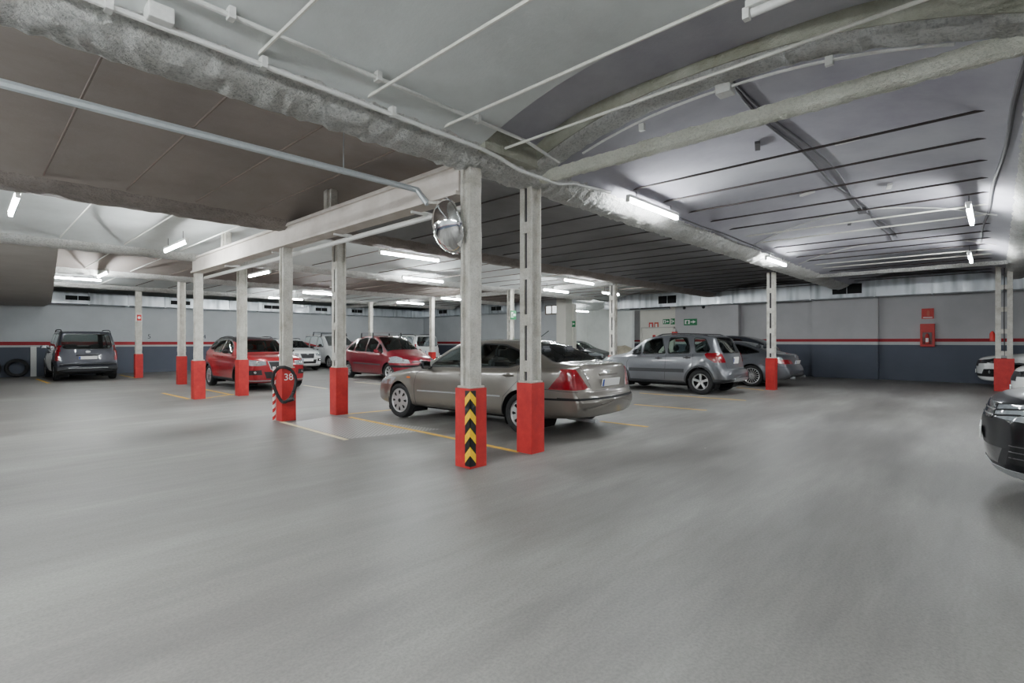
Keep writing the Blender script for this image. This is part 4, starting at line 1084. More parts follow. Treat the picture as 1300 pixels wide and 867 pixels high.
def wiper_rear(x0, z0, x1, z1, y0=0.0, y1=0.45):
    def f(root, s, X, pm):
        bm = B(); tube(bm, [(X(x0)-0.02,y0,z0),(X((x0+x1)/2)-0.04,(y0+y1)/2,(z0+z1)/2+0.01),(X(x1)-0.02,y1,z1)], 0.008, 6); obj('rear_wiper', bm, M['black'], root)
    return f
def badge(x, z, y=0.0, r=0.045, f_=-1, mat='trim_silver'):
    def f(root, s, X, pm):
        xh = s.hit(y, z, x < 2); x_ = xh if xh is not None else X(x)
        bm = B(); bmesh.ops.create_uvsphere(bm, u_segments=16, v_segments=8, radius=1, matrix=Matrix.Translation((x_,y,z)) @ Matrix.Diagonal((0.012,r*1.5,r,1))); obj('badge', bm, M[mat], root, True)
    return f
def bar(name, pts, rr, mat, mirror=False):
    def f(root, s, X, pm):
        for sd in ((1,-1) if mirror else (1,)):
            bm = B(); tube(bm, [(X(p[0]),sd*p[1],p[2]) for p in pts], rr, 8); obj(name, bm, pm if mat == 'paint' else M[mat], root, True)
    return f
def lampbits(x, y, z, r=0.05, mat='chrome', name='lamp_reflector', axis='X'):
    def f(root, s, X, pm):
        xh = s.hit(y, z, x < 2); xh = xh if xh is not None else X(x)
        for sd in (-1,1):
            bm = B(); bmesh.ops.create_uvsphere(bm, u_segments=14, v_segments=8, radius=1, matrix=Matrix.Translation((xh,sd*y,z)) @ Matrix.Diagonal((r*0.5,r,r,1))); obj(name, bm, M[mat], root, True)
    return f
def fbar(name, yz, rr, mat, mirror=False):
    def f(root, s, X, pm):
        for sd in ((1,-1) if mirror else (1,)):
            P = [(s.hit(y, z), sd*y, z) for y, z in yz]; P = [p for p in P if p[0] is not None]
            if len(P) > 1:
                bm = B(); tube(bm, [(p[0]+0.002,p[1],p[2]) for p in P], rr, 6); obj(name, bm, pm if mat == 'paint' else M[mat], root, True)
    return f
def blade(name, x0,x1,y,z0,z1,mat):
    def f(root, s, X, pm):
        obj(name, box(B(), X(x1),X(x0),-y,y,z0,z1,min(0.01,abs(z1-z0)/3)), pm if mat=='paint' else M[mat], root)
    return f

M['cladding'] = plain('grey plastic cladding', srgb(52,53,56), 0.6)
C_ = lambda key, mat, poly, axis, region=None, off=0.0, split=True: dict(key=key, mat=mat, poly=poly, axis=axis, region=region, off=off, split=split)
def glass_top(key, x0, x1, y0, y1, mat='glass', dark=True):
    """windscreen or rear window outline in plan: y0 at x0, y1 at x1"""
    p = rounded([(-y0,x0),(y0,x0),(y1,x1),(-y1,x1)], 0.07)
    reg = lambda c: c.z > 0.85
    return [C_('window_surround','seam',grow(p,0.02),'z',reg,0,False), C_(key,mat,p,'z',reg,-0.004,False)]

# grey hatchback saloon
SALOON = dict(L=4.73, W=1.82, H=1.43, fo=0.93, wb=2.754, r=0.315, rim='cap', rimr=0.215, gap=0.045, ws=(1.28,2.15), roofr=0.70, cabin_end=3.9, shelf=(3.55,4.0,0.98), flare=0.022, bow=(0.30,0.16,0.12),
  C=[(0,0.56),(0.03,0.66),(0.12,0.73),(0.35,0.80),(0.8,0.88),(1.28,0.965),(1.55,1.10),(1.85,1.25),(2.15,1.365),(2.5,1.42),(2.85,1.432),(3.2,1.415),(3.5,1.35),(3.85,1.215),(4.18,1.085),(4.4,1.06),(4.56,1.045),(4.60,0.98),(4.65,0.72),(4.67,0.66),(4.71,0.63),(4.73,0.58)],
  B=[(0,0.50),(0.12,0.63),(0.35,0.72),(0.8,0.81),(1.28,0.885),(2.2,0.93),(3.3,0.965),(4.1,1.01),(4.5,1.02),(4.58,0.96),(4.65,0.69),(4.73,0.55)],
  Z=[(0,0.36),(0.06,0.26),(0.3,0.23),(1.0,0.235),(3.9,0.245),(4.3,0.28),(4.65,0.31),(4.73,0.42)],
  Wr=[(0,0.80),(0.12,0.89),(0.4,0.955),(0.9,0.99),(1.5,1.0),(3.5,1.0),(4.1,0.985),(4.45,0.95),(4.62,0.90),(4.70,0.88),(4.73,0.84)],
  windows=[dict(poly=[(1.60,0.965),(2.66,0.985),(2.66,1.335),(2.30,1.315),(1.98,1.21),(1.72,1.07)]),
           dict(poly=[(2.74,0.987),(3.42,1.005),(3.62,1.06),(3.70,1.12),(3.48,1.24),(3.20,1.325),(2.74,1.34)])],
  cuts=glass_top('windscreen',1.33,2.13,0.70,0.52)+glass_top('rear_window',3.42,4.16,0.50,0.66,'glassdark')+[
    C_('bumper_trim','dark',[(3.95,0.545),(4.8,0.56),(4.8,0.59),(3.95,0.575)],'y',None), C_('bumper_trim','dark',[(-0.9,0.562),(0.9,0.562),(0.9,0.592),(-0.9,0.592)],'x','rear',0,False),
    C_('bumper_seam','seam',[(4.02,0.705),(4.8,0.665),(4.8,0.672),(4.02,0.713)],'y',None),
    C_('tail_lamp','redlens',[(4.20,0.705),(4.75,0.705),(4.75,0.90),(4.62,1.0),(4.53,0.99),(4.36,0.87)],'y',None,0.006),
    C_('tail_lamp','redlens',[(0.56,0.705),(0.95,0.705),(0.95,1.0),(0.74,0.99)],'x','rear',0.006),
    C_('boot_seam','seam',[(0.485,0.685),(0.493,0.685),(0.655,1.03),(0.645,1.03)],'x','rear'),
    C_('plate_recess','cladding',[(-0.36,0.835),(0.36,0.835),(0.34,0.70),(-0.34,0.70)],'x','rear',0,False) if False else C_('boot_seam','seam',[(-0.485,0.680),(0.485,0.680),(0.485,0.687),(-0.485,0.687)],'x','rear',0,False),
    C_('headlamp','clearlens',[(0.02,0.62),(0.42,0.66),(0.36,0.76),(0.08,0.70)],'y',None,0.004), C_('headlamp','clearlens',[(0.42,0.60),(0.9,0.60),(0.9,0.74),(0.44,0.69)],'x','front',0.004),
    C_('grille','black',[(-0.34,0.56),(0.34,0.56),(0.32,0.67),(-0.32,0.67)],'x','front',0,False), C_('lower_intake','black',[(-0.5,0.30),(0.5,0.30),(0.5,0.40),(-0.5,0.40)],'x','front',0,False),
    C_('indicator','amber',[(1.16,0.735),(1.25,0.735),(1.25,0.765),(1.16,0.765)],'y',None,0.003)],
  seams=[[(1.38,0.25),(1.36,0.60),(1.42,0.90)],[(2.68,0.22),(2.70,0.98)],[(1.38,0.24),(3.35,0.24)],[(3.3,0.24),(3.36,0.55),(3.62,0.80),(3.62,1.0)],[(1.20,0.80),(1.30,0.87)]],
  mirror=(1.70,0.99), handles=[(2.52,0.845),(3.44,0.875)], strips=[(1.45,3.30,(0.52,0.54),(0.545,0.565),'trim_silver')], plates=[('rear',4.655,0.785,-0.16),('front',-0.03,0.46,0.0)],  # silver strip paints the highlight on the body-coloured moulding's top edge
  extra=[badge(4.60,0.935,0,0.03), bar('boot_handle_strip',[(4.605,-0.27,0.90),(4.622,0,0.903),(4.605,0.27,0.90)],0.018,'paint'), bar('exhaust_pipe',[(4.2,0.45,0.26),(4.66,0.45,0.25)],0.03,'trim_silver'), bar('rear_lens',[(4.60,0.66,0.84),(4.63,0.66,0.84)],0.045,'trim_silver',True) if False else bar('roof_aerial',[(3.3,0,1.40),(3.55,0,1.56)],0.006,'black')])

# grey crossover
CROSS = dict(L=4.135, W=1.755, H=1.60, fo=0.86, wb=2.50, r=0.335, rim='five', rimr=0.215, gap=0.055, ws=(1.0,1.75), roofr=0.74, clad=0.34, cabin_end=3.5, crown=0.90, flare=0.03, bow=(0.24,0.12,0.12), square_plate=True,
  C=[(0,0.60),(0.03,0.78),(0.12,0.88),(0.4,0.96),(0.85,1.05),(1.0,1.08),(1.35,1.32),(1.7,1.51),(2.1,1.585),(2.6,1.60),(3.1,1.59),(3.55,1.55),(3.66,1.50),(3.80,1.26),(3.90,1.08),(3.96,0.92),(3.99,0.74),(4.02,0.68),(4.10,0.66),(4.135,0.60)],
  B=[(0,0.55),(0.12,0.78),(0.4,0.88),(1.0,0.97),(1.8,1.02),(3.0,1.06),(3.7,1.09),(3.86,1.06),(3.94,0.9),(4.0,0.66),(4.135,0.55)],
  Z=[(0,0.40),(0.06,0.28),(0.3,0.24),(1.0,0.24),(3.4,0.25),(3.8,0.30),(4.135,0.36)],
  Wr=[(0,0.80),(0.12,0.88),(0.4,0.95),(0.86,0.99),(1.4,1.0),(3.3,1.0),(3.75,0.97),(3.98,0.93),(4.10,0.90),(4.135,0.86)],
  windows=[dict(poly=[(1.22,1.04),(1.50,1.05),(1.52,1.32),(1.28,1.12)]),dict(poly=[(1.60,1.055),(2.36,1.075),(2.20,1.50),(1.88,1.465),(1.62,1.36)]),dict(poly=[(2.45,1.08),(3.06,1.10),(3.04,1.25),(2.93,1.495),(2.44,1.505)]),dict(poly=[(3.24,1.115),(3.60,1.125),(3.62,1.20),(3.44,1.465),(3.14,1.49)],mat='glassdark')],
  cuts=glass_top('windscreen',1.06,1.72,0.68,0.54)+[
    C_('window_surround','seam',rounded(grow([(-0.60,1.10),(0.60,1.10),(0.50,1.50),(-0.50,1.50)],0.02),0.07),'x','rear',0,False),
    C_('rear_window','glassdark',rounded([(-0.60,1.10),(0.60,1.10),(0.50,1.50),(-0.50,1.50)],0.07),'x','rear',-0.004,False),
    C_('tail_lamp','redlens',[(3.50,1.06),(3.56,0.97),(3.80,0.85),(4.0,0.85),(4.0,1.10),(3.55,1.10)],'y',None,0.008),C_('tail_lamp','redlens',[(0.60,0.85),(0.9,0.85),(0.9,1.075),(0.66,1.075)],'x','rear',0.008),
    C_('boot_seam','seam',[(0.565,0.70),(0.573,0.70),(0.66,1.08),(0.652,1.08)],'x','rear'),
    C_('bumper_skirt','trim_silver',[(-0.52,0.30),(0.52,0.30),(0.46,0.44),(-0.46,0.44)],'x','rear',0.006,False),C_('lower_valance','cladding',[(3.75,0.2),(4.2,0.2),(4.2,0.42),(3.75,0.42)],'y','any'),
    C_('headlamp','clearlens',[(0.02,0.76),(0.40,0.80),(0.34,0.92),(0.08,0.86)],'y',None,0.004),C_('headlamp','clearlens',[(0.44,0.70),(0.9,0.70),(0.9,0.88),(0.46,0.84)],'x','front',0.004),C_('grille','black',[(-0.38,0.62),(0.38,0.62),(0.36,0.80),(-0.36,0.80)],'x','front',0,False)],
  seams=[[(1.22,0.36),(1.18,0.80),(1.30,1.0)],[(2.36,0.36),(2.40,1.08)],[(3.05,0.62),(3.16,0.85),(3.16,1.08)]],
  mirror=(1.50,1.12), handles=[(2.18,0.94),(3.0,0.97)], dark_handles=True, strips=[(1.26,2.92,(0.555,0.65),(0.57,0.665),'cladding')], plates=[('rear',4.005,0.90,-0.1)],
  extra=[roof_rails('cable',1.95,3.55,0.66,0.03),bar('rear_scoop',[(4.08,-0.5,0.38),(4.13,0,0.38),(4.08,0.5,0.38)],0.03,'trim_silver')])

# silver four-door coupe
COUPE = dict(L=4.94, W=1.88, H=1.42, fo=0.90, wb=2.874, r=0.335, rim='multi', rimr=0.245, gap=0.04, ws=(1.45,2.25), roofr=0.66, cabin_end=4.1, flare=0.025, bow=(0.35,0.20,0.12),
  C=[(0,0.52),(0.05,0.66),(0.2,0.74),(0.7,0.86),(1.45,0.985),(1.8,1.16),(2.2,1.335),(2.6,1.41),(3.0,1.42),(3.4,1.37),(3.8,1.245),(4.2,1.095),(4.45,1.03),(4.72,0.99),(4.78,0.93),(4.85,0.70),(4.90,0.64),(4.94,0.56)],
  B=[(0,0.48),(0.2,0.66),(0.7,0.78),(1.45,0.90),(2.5,0.96),(3.5,0.98),(4.3,0.98),(4.7,0.94),(4.85,0.67),(4.94,0.52)],
  Z=[(0,0.34),(0.06,0.22),(0.3,0.17),(4.2,0.18),(4.75,0.26),(4.94,0.34)],
  Wr=[(0,0.78),(0.15,0.87),(0.5,0.95),(0.95,0.99),(1.6,1.0),(3.6,1.0),(4.2,0.98),(4.6,0.93),(4.85,0.86),(4.94,0.80)],
  windows=[dict(poly=[(1.75,0.98),(2.80,0.995),(2.80,1.33),(2.4,1.30),(2.05,1.18)],mat='glassdark'),dict(poly=[(2.88,1.0),(3.6,1.015),(3.98,1.07),(3.6,1.22),(3.3,1.30),(2.88,1.335)],mat='glassdark')],
  cuts=glass_top('windscreen',1.50,2.22,0.70,0.50)+glass_top('rear_window',3.45,4.32,0.48,0.64,'glassdark')+[
    C_('tail_lamp','redlens',[(4.30,0.86),(4.42,0.78),(4.90,0.70),(4.95,0.82),(4.6,0.87)],'y',None,0.006),C_('tail_lamp','redlens',[(0.40,0.72),(0.95,0.72),(0.95,0.86),(0.50,0.84)],'x','rear',0.006),
    C_('rear_diffuser','black',[(-0.7,0.26),(0.7,0.26),(0.66,0.38),(-0.66,0.38)],'x','rear',0,False),
    C_('bumper_seam','seam',[(4.1,0.665),(4.95,0.61),(4.95,0.618),(4.1,0.673)],'y',None)],
  seams=[[(1.6,0.25),(1.62,0.9)],[(2.84,0.22),(2.86,0.98)]], mirror=(1.85,1.0), mirror_paint=True, handles=[(2.65,0.86),(3.6,0.88)], plates=[('rear',4.86,0.76,-0.25)],
  extra=[badge(4.76,0.93,0,0.04),bar('exhaust_tip',[(4.8,0.55,0.30),(4.93,0.55,0.30)],0.04,'trim_silver',True)])

# small red crossover with black roof, seen from the front
REDX = dict(L=4.14, W=1.78, H=1.55, fo=0.84, wb=2.566, r=0.33, rim='ten', rimr=0.225, gap=0.05, ws=(1.05,1.75), roofr=0.72, clad=0.34, cabin_end=3.5, crown=0.90, flare=0.03, bow=(0.30,0.14,0.14),
  C=[(0,0.76),(0.03,0.85),(0.12,0.92),(0.5,1.0),(1.05,1.07),(1.4,1.27),(1.75,1.44),(2.1,1.53),(2.6,1.55),(3.1,1.52),(3.5,1.45),(3.7,1.34),(3.88,1.10),(3.97,0.98),(4.02,0.76),(4.08,0.68),(4.14,0.58)],
  B=[(0,0.72),(0.12,0.85),(0.5,0.92),(1.05,0.99),(2,1.02),(3.2,1.08),(3.75,1.11),(3.9,1.0),(4.02,0.72),(4.14,0.54)],
  Z=[(0,0.32),(0.06,0.25),(0.3,0.22),(3.4,0.24),(4.14,0.36)],
  Wr=[(0,0.80),(0.12,0.89),(0.4,0.955),(0.86,0.99),(1.4,1.0),(3.3,1.0),(3.75,0.97),(3.98,0.93),(4.14,0.86)],
  windows=[dict(poly=[(1.38,1.05),(2.28,1.07),(2.25,1.44),(1.95,1.42),(1.62,1.27)]),dict(poly=[(2.36,1.075),(3.02,1.10),(3.06,1.20),(2.90,1.42),(2.34,1.445)]),dict(poly=[(3.12,1.13),(3.46,1.20),(3.20,1.37),(3.06,1.39)],mat='glassdark')],
  cuts=[C_('black_roof','black',[(-0.9,1.80),(0.9,1.80),(0.9,3.72),(-0.9,3.72)],'z',lambda c: c.z > 1.25,0.004,False), C_('roof_edge','black',[(1.1,1.10),(1.5,1.33),(2.0,1.465),(3.0,1.455),(3.4,1.38),(3.7,1.25),(3.5,1.5),(2.6,1.6),(1.8,1.55)],'y','any',0.003)]+glass_top('windscreen',1.12,1.76,0.72,0.55)+[
    C_('headlamp','clearlens',[(0.0,0.79),(0.25,0.78),(0.50,0.86),(0.30,0.90),(0.05,0.86)],'y',None,0.006),C_('headlamp','clearlens',[(0.40,0.74),(0.62,0.71),(0.95,0.74),(0.95,0.87),(0.40,0.845)],'x','front',0.006),
    C_('chrome_frame','trim_silver',[(-0.36,0.845),(0.36,0.845),(0.30,0.60),(-0.30,0.60)],'x','front',0.004,False),C_('grille','black',[(-0.335,0.825),(0.335,0.825),(0.28,0.62),(-0.28,0.62)],'x','front',0.006,False),
    C_('fog_lamp_recess','black',[(0.50,0.46),(0.86,0.46),(0.84,0.58),(0.52,0.60)],'x','front',0.0),C_('lower_intake','black',[(-0.40,0.36),(0.40,0.36),(0.46,0.55),(-0.46,0.55)],'x','front',0.0,False),
    C_('front_skid','trim_silver',[(-0.75,0.28),(0.75,0.28),(0.78,0.315),(-0.78,0.315)],'x','front',0.006,False),
    C_('tail_lamp','redlens',[(3.66,0.95),(4.1,0.92),(4.1,1.06),(3.78,1.08)],'y',None,0.006)],
  seams=[[(1.2,0.36),(1.18,0.8),(1.28,1.0)],[(2.30,0.36),(2.33,1.08)],[(3.0,0.62),(3.12,0.85),(3.1,1.1)]],
  mirror=(1.55,1.12), handles=[(2.15,0.95),(2.95,0.98)], plates=[('front',-0.045,0.53,0.05)],
  extra=[roof_rails('cable',1.95,3.5,0.64,0.02),lampbits(0.075,0.66,0.53,0.04),lampbits(0.10,0.60,0.79,0.045),badge(-0.01,0.80,0,0.04)])

# burgundy people carrier with roof bars
MPV = dict(L=4.276, W=1.75, H=1.637, fo=0.80, wb=2.76, r=0.315, rim='seven', rimr=0.205, gap=0.045, ws=(0.85,1.85), roofr=0.70, cabin_end=3.7, flare=0.018, bow=(0.30,0.14,0.16),
  C=[(0,0.58),(0.04,0.74),(0.15,0.83),(0.5,0.96),(0.85,1.08),(1.2,1.28),(1.6,1.48),(2.0,1.60),(2.5,1.637),(3.0,1.60),(3.5,1.47),(3.85,1.30),(4.05,1.12),(4.15,0.95),(4.18,0.72),(4.24,0.66),(4.276,0.58)],
  B=[(0,0.53),(0.15,0.72),(0.5,0.84),(0.85,0.92),(1.6,0.97),(3.0,1.02),(3.9,1.06),(4.1,0.9),(4.18,0.69),(4.276,0.54)],
  Z=[(0,0.34),(0.06,0.24),(0.3,0.2),(4.0,0.22),(4.276,0.34)],
  Wr=[(0,0.78),(0.12,0.87),(0.4,0.95),(0.86,0.99),(1.4,1.0),(3.3,1.0),(3.85,0.97),(4.1,0.92),(4.276,0.84)],
  windows=[dict(poly=[(1.10,0.99),(1.52,1.005),(1.52,1.32),(1.35,1.22)]),dict(poly=[(1.60,1.01),(2.30,1.03),(2.30,1.53),(2.0,1.50),(1.62,1.36)]),dict(poly=[(2.38,1.035),(3.10,1.055),(3.06,1.46),(2.70,1.53),(2.38,1.54)]),dict(poly=[(3.18,1.06),(3.72,1.09),(3.50,1.27),(3.16,1.42)])],
  cuts=glass_top('windscreen',0.92,1.88,0.72,0.52)+[
    C_('headlamp','clearlens',[(0.02,0.70),(0.22,0.69),(0.60,0.86),(0.42,0.88),(0.08,0.80)],'y',None,0.006),C_('headlamp','clearlens',[(0.44,0.64),(0.9,0.66),(0.9,0.86),(0.48,0.76)],'x','front',0.006),
    C_('bumper_strip','dark',[(0.0,0.50),(0.52,0.52),(0.52,0.585),(0.0,0.575)],'y',None),C_('bumper_strip','dark',[(-0.9,0.50),(0.9,0.50),(0.9,0.575),(-0.9,0.575)],'x','front',0,False),
    C_('grille','black',[(-0.40,0.66),(0.40,0.66),(0.36,0.70),(-0.36,0.70)],'x','front',0,False),
    C_('tail_lamp','redlens',[(3.95,0.86),(4.2,0.80),(4.2,1.15),(3.98,1.15)],'y',None,0.006)],
  seams=[[(1.18,0.3),(1.16,0.8),(1.22,0.96)],[(2.34,0.28),(2.36,1.04)],[(3.18,0.55),(3.36,0.8),(3.26,1.06)]],
  mirror=(1.40,1.05), mirror_paint=True, handles=[(2.18,0.92),(3.12,0.94)], strips=[(1.28,3.1,(0.55,0.60),(0.57,0.62),'cable')], plates=[('front',-0.04,0.44,0.0)],
  extra=[roof_bars((2.15,2.95)),badge(-0.0,0.72,0,0.045),lampbits(0.16,0.62,0.74,0.045)])

# compact van with glazed tailgate, seen from the back
VAN = dict(L=4.38, W=1.81, H=1.80, fo=0.90, wb=2.728, r=0.32, rim='cap', rimr=0.21, gap=0.05, ws=(1.05,1.85), roofr=0.80, crown=0.92, cabin_end=3.9, flare=0.02, bow=(0.28,0.10,0.12), clad=0.33,
  C=[(0,0.60),(0.04,0.80),(0.15,0.92),(0.5,1.03),(1.05,1.17),(1.4,1.42),(1.8,1.67),(2.2,1.77),(2.8,1.80),(3.5,1.79),(3.95,1.75),(4.06,1.68),(4.16,1.35),(4.22,1.12),(4.27,0.85),(4.29,0.66),(4.31,0.60),(4.36,0.585),(4.38,0.52)],
  B=[(0,0.55),(0.15,0.82),(0.5,0.94),(1.05,1.04),(2.0,1.08),(3.8,1.12),(4.1,1.12),(4.22,1.0),(4.28,0.64),(4.38,0.5)],
  Z=[(0,0.36),(0.06,0.26),(0.3,0.22),(4.0,0.24),(4.38,0.34)],
  Wr=[(0,0.80),(0.12,0.88),(0.4,0.95),(0.86,0.99),(1.4,1.0),(3.6,1.0),(4.05,0.97),(4.25,0.95),(4.34,0.95),(4.38,0.92)],
  windows=[dict(poly=[(1.45,1.12),(2.25,1.13),(2.25,1.64),(2.05,1.63),(1.75,1.45)]),dict(poly=[(2.36,1.14),(3.10,1.16),(3.10,1.67),(2.36,1.67)],mat='glassdark'),dict(poly=[(3.22,1.17),(3.88,1.19),(3.80,1.65),(3.22,1.67)],mat='glassdark')],
  cuts=glass_top('windscreen',1.12,1.84,0.72,0.60)+[
    C_('window_surround','seam',rounded(grow([(-0.66,1.14),(0.66,1.14),(0.73,1.35),(0.60,1.66),(-0.60,1.66),(-0.73,1.35)],0.02),0.08),'x','rear',0,False),
    C_('rear_window','glassdark',rounded([(-0.66,1.14),(0.66,1.14),(0.73,1.35),(0.60,1.66),(-0.60,1.66),(-0.73,1.35)],0.08),'x','rear',-0.004,False),
    C_('tail_lamp','redlens',[(0.755,0.72),(0.93,0.72),(0.93,1.26),(0.80,1.26)],'x','rear',0.008),C_('tail_lamp','redlens',[(4.12,0.72),(4.4,0.72),(4.4,1.26),(4.10,1.26)],'y',None,0.008),
    C_('boot_seam','seam',[(0.735,0.60),(0.743,0.60),(0.778,1.25),(0.770,1.25)],'x','rear'),
    C_('lower_bumper','cladding',[(-0.95,0.25),(0.95,0.25),(0.95,0.50),(-0.95,0.50)],'x','rear',0,False),C_('lower_bumper','cladding',[(3.95,0.2),(4.5,0.2),(4.5,0.50),(3.95,0.50)],'y','any'),
    C_('headlamp','clearlens',[(0.02,0.74),(0.50,0.84),(0.42,0.94),(0.1,0.88)],'y',None,0.004)],
  seams=[[(1.35,0.3),(1.33,0.9),(1.40,1.08)],[(2.30,0.28),(2.31,1.13)]],
  mirror=(1.62,1.20), handles=[(2.1,0.98),(2.5,1.0)], dark_handles=True, plates=[('rear',4.29,0.82,-0.10)],
  extra=[roof_rails('black',2.1,4.0,0.76,0.05),bar('tailgate_strip',[(4.275,-0.34,0.92),(4.285,0.34,0.92)],0.016,'black'),bar('bumper_chrome',[(4.40,-0.55,0.46),(4.415,0,0.455),(4.40,0.55,0.46)],0.014,'trim_silver'),badge(4.245,1.03,0,0.05),
         bar('bumper_step',[(4.36,-0.78,0.60),(4.39,0,0.60),(4.36,0.78,0.60)],0.03,'cladding')])
def variant(base, **k):
    d = dict(base); d.update(k); return d
WVAN = variant(VAN, extra=[roof_bars((2.0,2.9),'black',0.10,0.80)], clad=None, cuts=[c for c in VAN['cuts']]+[C_('grille','black',[(-0.4,0.6),(0.4,0.6),(0.36,0.78),(-0.36,0.78)],'x','front',0,False)])
ESTV = variant(VAN, H=1.7, extra=[roof_rails('cable',2.1,4.0,0.76,0.03)], clad=None)
# dark crossovers and fronts at the right edge
BLACKX = variant(REDX, L=4.30, W=1.84, wb=2.60, fo=0.87, r=0.345, rimr=0.24, cuts=glass_top('windscreen',1.12,1.76,0.72,0.55)+[
    C_('headlamp','clearlens',[(0.0,0.76),(0.20,0.72),(0.40,0.80),(0.50,0.88),(0.30,0.91),(0.02,0.86)],'y',None,0.008),C_('headlamp','clearlens',[(0.50,0.74),(0.95,0.72),(0.95,0.90),(0.50,0.85)],'x','front',0.008),
    C_('grille','darklens',[(-0.47,0.72),(0.47,0.72),(0.47,0.86),(-0.47,0.86)],'x','front',0.004,False),C_('lower_intake','darklens',[(-0.55,0.34),(0.55,0.34),(0.62,0.48),(-0.62,0.48)],'x','front',0.0,False),
    C_('side_intake','blackmatt',[(0.66,0.36),(0.88,0.38),(0.88,0.54),(0.72,0.54)],'x','front',0.0),C_('front_skid','trim_silver',[(-0.8,0.26),(0.8,0.26),(0.84,0.31),(-0.84,0.31)],'x','front',0.010,False)],
    clad=0.36, plates=[('front',-0.055,0.56,0.0)], extra=[lampbits(0.24,0.80,0.45,0.05,'trim_silver','fog_lamp')]+[fbar('grille_bar',[(-0.46+0.092*k,z) for k in range(11)],0.008,'chrome') for z in (0.75,0.80)]+[fbar('intake_fin',[(0.70,z),(0.74,z),(0.78,z),(0.82,z)],0.005,'cable',True) for z in (0.42,0.47,0.52)]+[fbar('lamp_strip',[(0.51+0.045*k,z+0.006*k) for k in range(8)],0.012,'blackmatt',True) for z in (0.75,0.80,0.85)])
WHITEX = variant(BLACKX, L=4.40, plates=[('front',-0.05,0.50,0)], extra=[lampbits(0.26,0.80,0.50,0.05,'trim_silver','fog_lamp')], cuts=glass_top('windscreen',1.12,1.76,0.72,0.55)+[
    C_('headlamp','darklens',[(0.0,0.76),(0.45,0.84),(0.56,0.92),(0.30,0.92),(0.02,0.84)],'y',None,0.006),C_('headlamp','clearlens',[(0.44,0.74),(0.95,0.76),(0.95,0.90),(0.46,0.84)],'x','front',0.006),
    C_('grille','black',[(-0.44,0.66),(0.44,0.66),(0.44,0.84),(-0.44,0.84)],'x','front',0.004,False),C_('lower_intake','blackmatt',[(-0.85,0.36),(0.85,0.36),(0.85,0.44),(-0.85,0.44)],'x','front',0.0,False),C_('fog_recess','blackmatt',[(0.62,0.42),(0.92,0.44),(0.90,0.60),(0.70,0.58)],'x','front',0),
    C_('fog_recess','blackmatt',[(0.05,0.42),(0.36,0.42),(0.28,0.60),(0.12,0.58)],'y',None,0)])
DARKMPV = variant(MPV, extra=[], strips=[], windows=[dict(poly=w_['poly'],mat='glassdark') for w_ in MPV['windows']]+[])
DARKMPV['cuts'] = MPV['cuts']+[C_('rear_window','glassdark',rounded([(-0.58,1.08),(0.58,1.08),(0.50,1.46),(-0.50,1.46)],0.08),'x','rear',-0.004,False)]
SMALLX = variant(REDX, cuts=[c for c in REDX['cuts'] if c['key'] not in ('black_roof','roof_edge')])
HATCH = variant(MPV, L=4.1, H=1.45, wb=2.55, C=[(0,0.55),(0.04,0.68),(0.15,0.76),(0.5,0.86),(1.0,0.98),(1.4,1.16),(1.9,1.37),(2.3,1.44),(2.8,1.44),(3.3,1.38),(3.7,1.22),(3.9,1.05),(4.0,0.9),(4.03,0.70),(4.08,0.62),(4.1,0.55)],
    B=[(0,0.5),(0.15,0.67),(0.5,0.78),(1.0,0.88),(2,0.92),(3.7,0.98),(3.95,0.85),(4.03,0.66),(4.1,0.5)], ws=(1.0,1.95), Wr=[(0,0.78),(0.12,0.87),(0.4,0.95),(0.86,0.99),(1.4,1.0),(3.2,1.0),(3.8,0.95),(4.1,0.84)], Z=[(0,0.34),(0.06,0.24),(0.3,0.2),(3.8,0.22),(4.1,0.34)],
    windows=[dict(poly=[(1.40,0.94),(2.30,0.96),(2.30,1.36),(2.1,1.35),(1.75,1.20)]),dict(poly=[(2.38,0.965),(3.15,0.985),(3.45,1.05),(3.2,1.25),(2.8,1.34),(2.38,1.365)])],
    cuts=glass_top('windscreen',1.08,1.92,0.70,0.50)+[C_('headlamp','clearlens',[(0.02,0.66),(0.42,0.72),(0.38,0.80),(0.08,0.74)],'y',None,0.005),C_('headlamp','clearlens',[(0.44,0.62),(0.9,0.62),(0.9,0.78),(0.48,0.72)],'x','front',0.005),
          C_('rear_window','glassdark',rounded([(-0.55,1.02),(0.55,1.02),(0.46,1.30),(-0.46,1.30)],0.08),'x','rear',-0.004,False),C_('tail_lamp','redlens',[(0.58,0.78),(0.9,0.78),(0.9,1.0),(0.66,1.0)],'x','rear',0.006)],
    seams=[], strips=[], mirror=(1.55,0.98), handles=[(2.2,0.85),(3.1,0.87)], extra=[], cabin_end=3.4, plates=[('rear',4.05,0.74,-0.1),('front',-0.03,0.42,0)])
PT_SAL = paint('warm grey metallic paint', srgb(112,107,99), 0.45)
PT_GREY = paint('mid grey metallic paint', srgb(104,106,110), 0.5)
PT_SIL = paint('steel grey metallic paint', srgb(96,98,103), 0.5)
PT_RED = paint('bright red paint', srgb(156,14,28), 0.15)
PT_BURG = paint('burgundy paint', srgb(118,12,32), 0.2)
PT_DK = paint('dark slate paint', srgb(58,60,68), 0.4)
PT_BLK = paint('black paint', srgb(6,7,12), 0.0, 0.4, 0.35)
setp(PT_BLK.node_tree.nodes['Principled BSDF'], spec=0.2)
PT_WHT = paint('white paint', srgb(226,228,226), 0.0)
PT_SKY = paint('pale silver blue paint', srgb(196,206,212), 0.3)
